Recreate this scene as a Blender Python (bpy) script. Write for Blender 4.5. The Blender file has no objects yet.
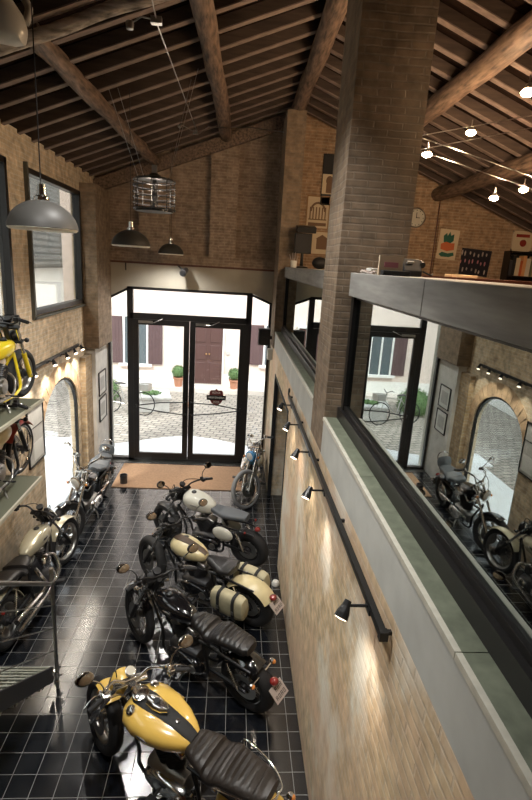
import bpy, math, random
from mathutils import Matrix, Vector
R = math.radians
random.seed(7)
SC = bpy.context.scene
COL = SC.collection
V = Vector

# ------------------------------------------------------------------ mesh builder
class MB:
    def __init__(s): s.v = []; s.f = []; s.M = Matrix()
    def add(s, vs, fs):
        n = len(s.v)
        s.v += [tuple(s.M @ V(p)) for p in vs]
        s.f += [tuple(i + n for i in f) for f in fs]
        return s
    def box(s, c, d, rot=None):
        q = rot.to_3x3() if rot else Matrix.Identity(3)
        c = V(c); vs = []
        for x in (-.5, .5):
            for y in (-.5, .5):
                for z in (-.5, .5): vs.append(c + q @ V((x*d[0], y*d[1], z*d[2])))
        return s.add(vs, [(0,1,3,2),(4,6,7,5),(0,4,5,1),(2,3,7,6),(0,2,6,4),(1,5,7,3)])
    def bx(s, x0, x1, y0, y1, z0, z1):
        return s.box(((x0+x1)/2,(y0+y1)/2,(z0+z1)/2),(abs(x1-x0),abs(y1-y0),abs(z1-z0)))
    def rings(s, rg, closed=False, cap=True):
        n = len(rg[0]); vs = [p for r in rg for p in r]; fs = []
        m = len(rg)
        for i in range(m if closed else m-1):
            a = i*n; b = ((i+1) % m)*n
            for j in range(n):
                k = (j+1) % n; fs.append((a+j, a+k, b+k, b+j))
        if cap and not closed:
            fs.append(tuple(range(n-1,-1,-1))); fs.append(tuple((m-1)*n+j for j in range(n)))
        return s.add(vs, fs)
    def tube(s, pts, r, seg=8, closed=False, smooth=0):
        pts = [V(p) for p in pts]
        if smooth and len(pts) > 2:
            o = []; m = len(pts)
            rr = r if isinstance(r, (list,tuple)) else [r]*m
            r2 = []
            for i in range(m if closed else m-1):
                p0 = pts[(i-1)%m] if (closed or i) else pts[0]
                p1 = pts[i]; p2 = pts[(i+1)%m]
                p3 = pts[(i+2)%m] if (closed or i+2 < m) else pts[-1]
                for k in range(smooth):
                    t = k/smooth
                    o.append(.5*((2*p1)+(-p0+p2)*t+(2*p0-5*p1+4*p2-p3)*t*t+(-p0+3*p1-3*p2+p3)*t*t*t))
                    r2.append(rr[i]*(1-t)+rr[(i+1)%m]*t)
            if not closed: o.append(pts[-1]); r2.append(rr[-1])
            pts = o; r = r2
        m = len(pts)
        if not isinstance(r, (list,tuple)): r = [r]*m
        rg = []; n0 = None
        for i in range(m):
            if closed: t = pts[(i+1)%m]-pts[i-1]
            else: t = pts[min(i+1,m-1)]-pts[max(i-1,0)]
            t = t.normalized() if t.length > 1e-9 else V((0,0,1))
            if n0 is None:
                a = V((0,0,1)) if abs(t.z) < .9 else V((1,0,0))
                n0 = t.cross(a).normalized()
            n0 = (n0 - t*n0.dot(t)).normalized()
            b = t.cross(n0)
            rg.append([pts[i]+(n0*math.cos(2*math.pi*k/seg)+b*math.sin(2*math.pi*k/seg))*r[i] for k in range(seg)])
        return s.rings(rg, closed)
    def cyl(s, a, b, r0, r1=None, seg=16):
        return s.tube([a,b],[r0, r0 if r1 is None else r1], seg)
    def lathe(s, prof, o=(0,0,0), ax=(0,0,1), seg=24, closed=False):
        o = V(o); ax = V(ax).normalized()
        a = V((0,0,1)) if abs(ax.z) < .9 else V((1,0,0))
        n = ax.cross(a).normalized(); b = ax.cross(n)
        rg = [[o+ax*h+(n*math.cos(2*math.pi*k/seg)+b*math.sin(2*math.pi*k/seg))*max(r,1e-4) for k in range(seg)] for r,h in prof]
        return s.rings(rg, closed)
    def ball(s, c, r, seg=16, rot=None, n=10):
        if not isinstance(r,(list,tuple)): r = (r,r,r)
        q = rot.to_3x3() if rot else Matrix.Identity(3)
        rg = []
        for i in range(n+1):
            th = math.pi*(.02+.96*i/n)
            rg.append([V(c)+q@V((r[0]*math.sin(th)*math.cos(2*math.pi*k/seg), r[1]*math.sin(th)*math.sin(2*math.pi*k/seg), r[2]*math.cos(th))) for k in range(seg)])
        return s.rings(rg)
    def loft(s, secs, seg=20, e=2.4):
        # sections along x: (x, zc, halfwidth, up, down)
        rg = []
        for x, zc, hw, up, dn in secs:
            ring = []
            for k in range(seg):
                t = 2*math.pi*k/seg; c, d = math.cos(t), math.sin(t)
                y = hw*math.copysign(abs(c)**(2/e), c); z = math.copysign(abs(d)**(2/e), d)
                ring.append(V((x, y, zc + z*(up if z > 0 else dn))))
            rg.append(ring)
        return s.rings(rg)
    def prism(s, poly, vec):
        n = len(poly); poly = [V(p) for p in poly]; vec = V(vec)
        vs = poly + [p+vec for p in poly]
        fs = [tuple(range(n-1,-1,-1)), tuple(range(n,2*n))]
        for i in range(n): j = (i+1)%n; fs.append((i,j,n+j,n+i))
        return s.add(vs, fs)
    def fender(s, c, r, w, a0, a1, th=.006, n=22, crown=.35, m=8):
        # arc in the xz plane round c, from a0 to a1 degrees (0 = forward, 90 = up)
        rg = []
        for i in range(n+1):
            a = R(a0+(a1-a0)*i/n); ring = []
            for k in range(m+1):
                u = -1+2*k/m; rad = r - crown*w*u*u*.5
                ring.append(V((c[0]+rad*math.cos(a), c[1]+u*w/2, c[2]+rad*math.sin(a))))
            for k in range(m,-1,-1):
                u = -1+2*k/m; rad = r-th - crown*w*u*u*.5
                ring.append(V((c[0]+rad*math.cos(a), c[1]+u*w/2*.97, c[2]+rad*math.sin(a))))
            rg.append(ring)
        return s.rings(rg)
    def build(s, name, mat, parent=None, bevel=0, smooth=True, label=None):
        me = bpy.data.meshes.new(name)
        me.from_pydata(s.v, [], s.f)
        me.materials.append(mat)
        if smooth:
            me.polygons.foreach_set('use_smooth', [True]*len(me.polygons))
            me.set_sharp_from_angle(angle=R(38))
        me.update()
        import bmesh
        b = bmesh.new(); b.from_mesh(me); bmesh.ops.recalc_face_normals(b, faces=b.faces); b.to_mesh(me); b.free()
        o = bpy.data.objects.new(name, me); COL.objects.link(o)
        if bevel:
            m = o.modifiers.new('bevel','BEVEL'); m.width = bevel; m.segments = 2; m.limit_method = 'ANGLE'
        if parent: o.parent = parent
        if label: o['label'] = label
        return o

def tag(o, label, cat, group=None, kind=None):
    o['label'] = label; o['category'] = cat
    if group: o['group'] = group
    if kind: o['kind'] = kind
    return o
def empty(name, label, cat, loc=(0,0,0), rot=(0,0,0), group=None):
    o = bpy.data.objects.new(name, None); COL.objects.link(o)
    o.location = loc; o.rotation_euler = rot; o.empty_display_size = .1
    return tag(o, label, cat, group)
def struct(o, label=None):
    o['kind'] = 'structure'
    if label: o['label'] = label
    return o
def copy_tree(o, parent=None):
    c = o.copy(); COL.objects.link(c)
    if parent: c.parent = parent
    for ch in list(o.children): copy_tree(ch, c)
    return c

# ------------------------------------------------------------------ materials
def newmat(name):
    m = bpy.data.materials.new(name); m.use_nodes = True
    nt = m.node_tree; nt.nodes.clear()
    out = nt.nodes.new('ShaderNodeOutputMaterial')
    return m, nt, out
def L(nt, a, b): nt.links.new(a, b)
def N(nt, t, **k):
    n = nt.nodes.new(t)
    for a, b in k.items(): setattr(n, a, b)
    return n
def pbr(name, col, rough=.5, metal=0, noise=0, nscale=20, bump=0, coat=0, spec=.5, emit=None, estr=0, stretch=(1,1,1)):
    m, nt, out = newmat(name)
    p = N(nt,'ShaderNodeBsdfPrincipled'); L(nt, p.outputs[0], out.inputs[0])
    p.inputs['Base Color'].default_value = (*col,1); p.inputs['Roughness'].default_value = rough
    p.inputs['Metallic'].default_value = metal; p.inputs['Coat Weight'].default_value = coat
    p.inputs['Coat Roughness'].default_value = .05
    p.inputs['Specular IOR Level'].default_value = spec
    if emit: p.inputs['Emission Color'].default_value = (*emit,1); p.inputs['Emission Strength'].default_value = estr
    if noise or bump:
        tc = N(nt,'ShaderNodeTexCoord'); mp = N(nt,'ShaderNodeMapping'); mp.inputs['Scale'].default_value = stretch
        nz = N(nt,'ShaderNodeTexNoise'); nz.inputs['Scale'].default_value = nscale; nz.inputs['Detail'].default_value = 5
        L(nt, tc.outputs['Object'], mp.inputs[0]); L(nt, mp.outputs[0], nz.inputs['Vector'])
        if noise:
            cr = N(nt,'ShaderNodeValToRGB'); e = cr.color_ramp.elements
            e[0].position = .3; e[1].position = .7
            e[0].color = (*[max(0,c*(1-noise)) for c in col],1); e[1].color = (*[min(1,c*(1+noise)) for c in col],1)
            L(nt, nz.outputs[0], cr.inputs[0]); L(nt, cr.outputs[0], p.inputs['Base Color'])
        if bump:
            bp = N(nt,'ShaderNodeBump'); bp.inputs['Strength'].default_value = bump; bp.inputs['Distance'].default_value = .01
            L(nt, nz.outputs[0], bp.inputs['Height']); L(nt, bp.outputs[0], p.inputs['Normal'])
    return m
def ramp(nt, src, stops):
    cr = N(nt,'ShaderNodeValToRGB'); e = cr.color_ramp.elements
    while len(e) < len(stops): e.new(.5)
    for i,(p,c) in enumerate(stops): e[i].position = p; e[i].color = (*c,1) if len(c) == 3 else c
    L(nt, src, cr.inputs[0]); return cr.outputs[0]
def mixc(nt, fac, a, b, mode='MIX'):
    m = N(nt,'ShaderNodeMix', data_type='RGBA', blend_type=mode)
    for s, x in ((0,fac),(6,a),(7,b)):
        if hasattr(x,'links'): L(nt, x, m.inputs[s])
        else: m.inputs[s].default_value = x if s == 0 else (*x,1)
    return m.outputs[2]
def noise(nt, vec, sc, det=4, rough=.55):
    n = N(nt,'ShaderNodeTexNoise'); n.inputs['Scale'].default_value = sc; n.inputs['Detail'].default_value = det; n.inputs['Roughness'].default_value = rough
    L(nt, vec, n.inputs['Vector']); return n.outputs[0]
def brick(name, axis, c1, c2, mortar, bw=.26, rh=.068, ms=.009, patch=None, patchamt=.5, bump=.6, rough=.85, warm=None):
    m, nt, out = newmat(name)
    p = N(nt,'ShaderNodeBsdfPrincipled'); L(nt, p.outputs[0], out.inputs[0]); p.inputs['Roughness'].default_value = rough
    g = N(nt,'ShaderNodeTexCoord'); sx = N(nt,'ShaderNodeSeparateXYZ'); L(nt, g.outputs['Object'], sx.inputs[0])
    cb = N(nt,'ShaderNodeCombineXYZ')
    if axis == 'both':
        ad = N(nt,'ShaderNodeMath', operation='ADD'); L(nt, sx.outputs[0], ad.inputs[0]); L(nt, sx.outputs[1], ad.inputs[1]); L(nt, ad.outputs[0], cb.inputs[0])
    else: L(nt, sx.outputs[1 if axis == 'x' else 0], cb.inputs[0])
    L(nt, sx.outputs[2], cb.inputs[1])
    # slight waviness of the courses
    nzv = N(nt,'ShaderNodeTexNoise'); nzv.inputs['Scale'].default_value = 3.0; L(nt, g.outputs['Object'], nzv.inputs['Vector'])
    vm = N(nt,'ShaderNodeVectorMath', operation='MULTIPLY_ADD'); L(nt, nzv.outputs[1], vm.inputs[0]); vm.inputs[1].default_value = (.05,.03,0); L(nt, cb.outputs[0], vm.inputs[2])
    b = N(nt,'ShaderNodeTexBrick'); L(nt, vm.outputs[0], b.inputs['Vector'])
    b.inputs['Scale'].default_value = 1; b.inputs['Brick Width'].default_value = bw; b.inputs['Row Height'].default_value = rh
    b.inputs['Mortar Size'].default_value = ms; b.inputs['Mortar Smooth'].default_value = .3
    b.inputs['Color1'].default_value = (*c1,1); b.inputs['Color2'].default_value = (*c2,1); b.inputs['Mortar'].default_value = (*mortar,1)
    n1 = noise(nt, g.outputs['Object'], 9, 6)
    dark = ramp(nt, n1, [(.3,(.62,.6,.58)),(.7,(1.25,1.22,1.2))])
    c = mixc(nt, 1.0, b.outputs[0], dark, 'MULTIPLY')
    if patch:
        mp = N(nt,'ShaderNodeMapping'); mp.inputs['Scale'].default_value = (1,.8,.55); L(nt, g.outputs['Object'], mp.inputs[0])
        n2 = noise(nt, mp.outputs[0], 1.7, 8, .65)
        f = ramp(nt, n2, [(.5,(0,0,0)),(.62,(patchamt,)*3)])
        c = mixc(nt, f, c, patch)
    if warm:
        mp = N(nt,'ShaderNodeMapping'); mp.inputs['Location'].default_value = (3,7,1); mp.inputs['Scale'].default_value = (1,.6,1.2); L(nt, g.outputs['Object'], mp.inputs[0])
        n3 = noise(nt, mp.outputs[0], 1.3, 6, .6)
        f = ramp(nt, n3, [(.42,(0,0,0)),(.65,(.75,)*3)])
        c = mixc(nt, f, c, warm)
    L(nt, c, p.inputs['Base Color'])
    bp = N(nt,'ShaderNodeBump'); bp.inputs['Strength'].default_value = bump; bp.inputs['Distance'].default_value = .012
    ht = mixc(nt, .35, b.outputs[1], n1)
    inv = N(nt,'ShaderNodeMath', operation='SUBTRACT'); inv.inputs[0].default_value = 1; L(nt, ht, inv.inputs[1])
    L(nt, inv.outputs[0], bp.inputs['Height']); L(nt, bp.outputs[0], p.inputs['Normal'])
    return m
def tiles(name):
    m, nt, out = newmat(name)
    p = N(nt,'ShaderNodeBsdfPrincipled'); L(nt, p.outputs[0], out.inputs[0])
    g = N(nt,'ShaderNodeTexCoord'); mp = N(nt,'ShaderNodeMapping'); mp.inputs['Location'].default_value = (-.089+.0015+10,-.044+.0015+10,0); L(nt, g.outputs['Object'], mp.inputs[0])
    b = N(nt,'ShaderNodeTexBrick'); b.offset = 0; b.squash = 1; L(nt, mp.outputs[0], b.inputs['Vector'])
    b.inputs['Scale'].default_value = 1; b.inputs['Brick Width'].default_value = .2; b.inputs['Row Height'].default_value = .2
    b.inputs['Mortar Size'].default_value = .0028; b.inputs['Mortar Smooth'].default_value = .1
    b.inputs['Color1'].default_value = (.005,.006,.009,1); b.inputs['Color2'].default_value = (.010,.012,.016,1); b.inputs['Mortar'].default_value = (.24,.235,.22,1)
    L(nt, b.outputs[0], p.inputs['Base Color'])
    n1 = noise(nt, g.outputs['Object'], 5, 4)
    r = ramp(nt, n1, [(.3,(.16,)*3),(.7,(.25,)*3)])
    r = mixc(nt, b.outputs[1], r, (.7,.7,.7))
    L(nt, r, p.inputs['Roughness']); p.inputs['Specular IOR Level'].default_value = .9; p.inputs['Coat Weight'].default_value = .2; p.inputs['Coat Roughness'].default_value = .18
    bp = N(nt,'ShaderNodeBump'); bp.inputs['Strength'].default_value = .08; bp.inputs['Distance'].default_value = .002
    inv = N(nt,'ShaderNodeMath', operation='SUBTRACT'); inv.inputs[0].default_value = 1; L(nt, b.outputs[1], inv.inputs[1])
    L(nt, inv.outputs[0], bp.inputs['Height']); L(nt, bp.outputs[0], p.inputs['Normal'])
    return m
def glass(name, refl=.08, tint=(.95,.97,.97), rough=0.0, fres=True, gcol=(.9,.93,.95)):
    m, nt, out = newmat(name)
    t = N(nt,'ShaderNodeBsdfTransparent'); t.inputs[0].default_value = (*tint,1)
    g = N(nt,'ShaderNodeBsdfGlossy'); g.inputs['Roughness'].default_value = rough; g.inputs['Color'].default_value = (*gcol,1)
    mx = N(nt,'ShaderNodeMixShader')
    if fres:
        f = N(nt,'ShaderNodeLayerWeight'); f.inputs[0].default_value = .5
        pw = N(nt,'ShaderNodeMath', operation='POWER'); L(nt, f.outputs['Facing'], pw.inputs[0]); pw.inputs[1].default_value = 4.5
        ad = N(nt,'ShaderNodeMath', operation='ADD', use_clamp=True); L(nt, pw.outputs[0], ad.inputs[0]); ad.inputs[1].default_value = refl; L(nt, ad.outputs[0], mx.inputs[0])
    else: mx.inputs[0].default_value = refl
    L(nt, t.outputs[0], mx.inputs[1]); L(nt, g.outputs[0], mx.inputs[2]); L(nt, mx.outputs[0], out.inputs[0])
    return m
def cobble(name):
    m, nt, out = newmat(name)
    p = N(nt,'ShaderNodeBsdfPrincipled'); L(nt, p.outputs[0], out.inputs[0]); p.inputs['Roughness'].default_value = .8
    g = N(nt,'ShaderNodeTexCoord'); v = N(nt,'ShaderNodeTexBrick'); v.inputs['Scale'].default_value = 1
    v.inputs['Brick Width'].default_value = .26; v.inputs['Row Height'].default_value = .17; v.inputs['Mortar Size'].default_value = .02; v.inputs['Mortar Smooth'].default_value = .6
    v.inputs['Color1'].default_value = (.42,.37,.31,1); v.inputs['Color2'].default_value = (.31,.27,.225,1); v.inputs['Mortar'].default_value = (.13,.115,.10,1)
    mp = N(nt,'ShaderNodeMapping'); mp.inputs['Rotation'].default_value = (0,0,R(12)); L(nt, g.outputs['Object'], mp.inputs[0]); 
    nz = N(nt,'ShaderNodeTexNoise'); nz.inputs['Scale'].default_value = 4; L(nt, g.outputs['Object'], nz.inputs['Vector'])
    vm = N(nt,'ShaderNodeVectorMath', operation='MULTIPLY_ADD'); L(nt, nz.outputs[1], vm.inputs[0]); vm.inputs[1].default_value = (.08,.08,0); L(nt, mp.outputs[0], vm.inputs[2])
    L(nt, vm.outputs[0], v.inputs['Vector']); L(nt, v.outputs[0], p.inputs['Base Color'])
    bp = N(nt,'ShaderNodeBump'); bp.inputs['Strength'].default_value = .8; bp.inputs['Distance'].default_value = .02
    inv = N(nt,'ShaderNodeMath', operation='SUBTRACT'); inv.inputs[0].default_value = 1; L(nt, v.outputs[1], inv.inputs[1])
    L(nt, inv.outputs[0], bp.inputs['Height']); L(nt, bp.outputs[0], p.inputs['Normal'])
    return m

M = {}
M['brick_left'] = brick('pale brick facing x','x',(.64,.52,.36),(.54,.43,.29),(.64,.57,.45), bw=.25, rh=.058, ms=.007, patch=(.64,.59,.49), patchamt=.35)
M['brick_right'] = brick('weathered brick facing x','x',(.72,.58,.37),(.62,.49,.31),(.66,.57,.42), patch=(.82,.80,.70), patchamt=.95, warm=(.72,.50,.34), bump=.8)
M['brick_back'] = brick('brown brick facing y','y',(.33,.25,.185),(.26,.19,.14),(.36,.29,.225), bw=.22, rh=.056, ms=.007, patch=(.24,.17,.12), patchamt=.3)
M['brick_loft'] = brick('warm brick facing y','y',(.42,.28,.17),(.34,.22,.13),(.46,.35,.24), bw=.24, rh=.058, patch=(.44,.32,.22), patchamt=.3)
M['brick_col'] = brick('grey brown brick of pillars','both',(.27,.20,.135),(.21,.155,.105),(.24,.19,.14), bw=.22, rh=.052, ms=.007, patch=(.26,.21,.155), patchamt=.4)
M['brick_pale'] = brick('pale brick pier','both',(.44,.33,.20),(.36,.26,.15),(.42,.35,.26))
M['tiles'] = tiles('black floor tiles')
M['plaster'] = pbr('beige plaster',(.37,.34,.28),.9,noise=.08,nscale=3,bump=.1)
M['plaster_pale'] = pbr('pale grey plaster',(.66,.64,.60),.9,noise=.12,nscale=5,bump=.2)
M['stucco'] = pbr('grey stucco band',(.50,.51,.48),.8,noise=.1,nscale=4,bump=.1)
M['sill'] = pbr('green grey marble sill',(.17,.19,.14),.35,noise=.25,nscale=14)
M['sill_edge'] = pbr('pale marble edge',(.58,.56,.48),.4,noise=.1,nscale=20)
M['frame'] = pbr('dark bronze window frame',(.018,.017,.017),.35,metal=.3)
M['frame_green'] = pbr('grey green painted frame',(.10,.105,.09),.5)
M['log'] = pbr('old log',(.15,.10,.07),.6,noise=.75,nscale=9,bump=1.0,stretch=(3,.5,3))
M['log_x'] = pbr('old pale log',(.34,.29,.25),.75,noise=.7,nscale=9,bump=1.0,stretch=(.5,3,3))  # paler all over than the other logs
M['painted_lit_underside'] = pbr('painted light on rafter underside',(.19,.14,.115),.8,noise=.3,nscale=6,stretch=(.5,4,4))  # pale colour paints bounce light onto the rafter undersides
M['rafter'] = pbr('brown rafter',(.055,.036,.027),.8,noise=.3,nscale=6,bump=.4,stretch=(.5,4,4))  # brown darkened to paint in the shade on the rafter sides
M['boards'] = pbr('dark roof boards',(.014,.008,.006),.9,noise=.4,nscale=4,bump=.4,spec=.05,stretch=(1,5,1))
M['clear'] = glass('clear glass', .02)
M['blindglass'] = glass('tinted window glass', .06, (.72,.72,.69), .05)
M['mirrorglass'] = glass('dark reflective glass', .34, (.30,.32,.32), 0, True, (.80,.86,.84))
M['grey_shelf'] = pbr('grey painted plank',(.29,.285,.27),.75,noise=.25,nscale=5,bump=.15,stretch=(1,.4,4))
M['black'] = pbr('black metal',(.012,.012,.013),.35,metal=.2)
M['blackmatt'] = pbr('matt black',(.015,.015,.016),.7)
M['gloss'] = pbr('gloss black paint',(.006,.006,.007),.12,coat=1)
M['greytyre'] = pbr('grey whitewall tyre',(.30,.30,.30),.7)
M['rubber'] = pbr('tyre rubber',(.016,.016,.017),.75,bump=.3,nscale=60)
M['chrome'] = pbr('chrome',(.78,.77,.75),.12,metal=1)
M['steel'] = pbr('brushed steel',(.42,.41,.39),.32,metal=1)
M['darksteel'] = pbr('dark engine metal',(.10,.10,.105),.38,metal=.8)
M['leather'] = pbr('black leather',(.012,.011,.011),.33,bump=.25,nscale=70)
M['greyleather'] = pbr('grey leather',(.10,.11,.12),.45,bump=.2,nscale=70)
M['brownleather'] = pbr('brown leather seat',(.022,.017,.014),.42,bump=.25,nscale=70)
M['strap'] = pbr('brown tank strap',(.085,.055,.035),.5)
M['yellow'] = pbr('yellow tank paint',(.80,.53,.12),.2,coat=.8)
M['brightyellow'] = pbr('bright yellow paint',(.85,.66,.03),.25,coat=.6)
M['cream'] = pbr('cream paint',(.66,.57,.33),.3,noise=.12,nscale=9,coat=.3)
M['white'] = pbr('off white paint',(.70,.69,.60),.25,coat=.6)
M['champagne'] = pbr('champagne paint',(.50,.46,.33),.25,metal=.3,coat=.6)
M['blue'] = pbr('light blue paint',(.10,.38,.75),.25,coat=.6)
M['redpaint'] = pbr('dark red paint',(.30,.035,.025),.4)
M['canvas'] = pbr('cream canvas bag',(.47,.43,.28),.7,noise=.12,nscale=14,bump=.15)
M['redlens'] = pbr('red lamp lens',(.22,.02,.018),.15,coat=1)
M['amber'] = pbr('amber lens',(.70,.25,.06),.15,coat=1)
M['lens'] = pbr('lamp glass',(.75,.75,.72),.08,coat=1)
M['dial'] = pbr('gauge dial',(.62,.58,.48),.3)
M['mirrorface'] = pbr('mirror face',(.35,.31,.27),.05,metal=1)
M['plate'] = pbr('number plate',(.45,.38,.34),.4)
M['mat'] = pbr('coir door mat',(.38,.23,.135),.95,noise=.15,nscale=30,bump=.6)
M['shade'] = pbr('grey enamel lampshade',(.05,.048,.044),.5,spec=.3)
M['shadein'] = pbr('white enamel shade lining',(.75,.72,.62),.4)
M['mesh'] = pbr('grey green shelf deck',(.12,.125,.085),.6)
M['shelf_edge'] = pbr('pale shelf edge',(.52,.50,.40),.5)
M['grate'] = pbr('steel grating',(.42,.43,.36),.5,metal=.2)
M['bluegrey'] = pbr('grey box',(.2,.2,.2),.6)
M['facade'] = pbr('pale pink render',(.72,.60,.53),.9,noise=.03,nscale=2)
M['facade_white'] = pbr('white render',(.80,.78,.74),.9)
M['shutter'] = pbr('mauve brown shutter',(.10,.056,.056),.6)
M['housedoor'] = pbr('brown panelled door',(.085,.040,.034),.5)
M['houseglass'] = pbr('window dark glass',(.10,.12,.13),.1)
M['cobble'] = cobble('cobble stones')
M['apron'] = pbr('white paving',(.72,.72,.72),.8,noise=.04,nscale=4)
M['kerb'] = pbr('stone kerb',(.62,.56,.50),.8)
M['terracotta'] = pbr('terracotta',(.42,.20,.12),.8)
M['leaf'] = pbr('box leaves',(.10,.17,.06),.8,noise=.5,nscale=30,bump=1)
M['stone'] = pbr('grey stone',(.50,.49,.46),.8,noise=.12,nscale=8)
M['rooftile'] = brick('grey roof tiles','both',(.24,.23,.21),(.17,.16,.15),(.06,.06,.055), bw=.25, rh=.25, ms=.05)
M['redbrown'] = pbr('red brown wood',(.10,.035,.022),.45,noise=.3,nscale=8)
M['paper'] = pbr('cream paper',(.66,.55,.38),.8)
M['paperdark'] = pbr('sepia print',(.20,.12,.07),.8)
M['pink'] = pbr('pink label',(.55,.22,.26),.7)
M['whiteobj'] = pbr('white plastic',(.70,.70,.66),.5)
M['green'] = pbr('dark green ink',(.03,.13,.09),.8)
M['orange'] = pbr('orange red ink',(.62,.16,.06),.8)
M['navy'] = pbr('dark navy board',(.012,.012,.022),.5)
M['logored'] = pbr('dark red emblem',(.12,.02,.018),.5)
M['tan'] = pbr('tan cardboard',(.66,.53,.38),.85)
M['gold'] = pbr('gold frame',(.32,.17,.06),.5)
M['bulb'] = pbr('lit bulb',(1,.8,.5),.5,emit=(1,.66,.32),estr=45)
M['spotlens'] = pbr('lit spotlight lens',(1,.9,.75),.5,emit=(1,.80,.58),estr=5)
# ------------------------------------------------------------------ motorcycles
def wheel(name, c, Rr, tw, parent, mt, style='spoke', rim='black', hub='darksteel', tyre='rubber', disc=True):
    """wheel whose axle runs along y; mt = transform of the assembly"""
    m = MB(); m.M = mt
    tr = tw*.5; prof = []
    for k in range(14):
        a = 2*math.pi*k/14
        prof.append((Rr-tr*.9+tr*.9*math.cos(a), tw*.5*math.sin(a)))
    m.lathe(prof, c, (0,1,0), 40, True)
    w = m.build(name, M[tyre], parent)
    ri = Rr-tr*1.75
    m = MB(); m.M = mt
    m.lathe([(ri+.018,-tw*.34),(ri,-tw*.36),(ri-.012,-tw*.2),(ri-.018,0),(ri-.012,tw*.2),(ri,tw*.36),(ri+.018,tw*.34)], c, (0,1,0), 40, True)
    m.build('rim', M[rim], w)
    m = MB(); m.M = mt
    m.lathe([(.0,-.085),(.03,-.085),(.035,-.05),(.062,-.045),(.062,-.035),(.04,-.03),(.04,.03),(.062,.035),(.062,.045),(.035,.05),(.03,.085),(0,.085)], c, (0,1,0), 20)
    m.build('hub', M[hub], w)
    m = MB(); m.M = mt
    if style == 'spoke':
        n = 24
        for k in range(n):
            a = 2*math.pi*k/n; sd = 1 if k % 2 else -1; da = .32*(1 if (k//2) % 2 else -1)
            p0 = V(c)+V((.055*math.cos(a+da), sd*.038, .055*math.sin(a+da))); p1 = V(c)+V(((ri-.01)*math.cos(a), sd*.004, (ri-.01)*math.sin(a)))
            m.tube([p0,p1], .0028, 5)
        m.build('spokes', M['chrome' if rim != 'black' else 'steel'], w)
    else:
        n = 9
        for k in range(n):
            a = 2*math.pi*k/n
            m.tube([V(c)+V((.05*math.cos(a),0,.05*math.sin(a))), V(c)+V(((ri-.005)*math.cos(a+.1),0,(ri-.005)*math.sin(a+.1)))],[.016,.010], 6)
        m.build('spokes', M[rim], w)
    if disc:
        m = MB(); m.M = mt
        m.lathe([(.075,-.003),(.145,-.003),(.145,.003),(.075,.003)], V(c)+V((0,.062,0)), (0,1,0), 28, True)
        m.build('brake_disc', M['steel'], w)
    return w

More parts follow.
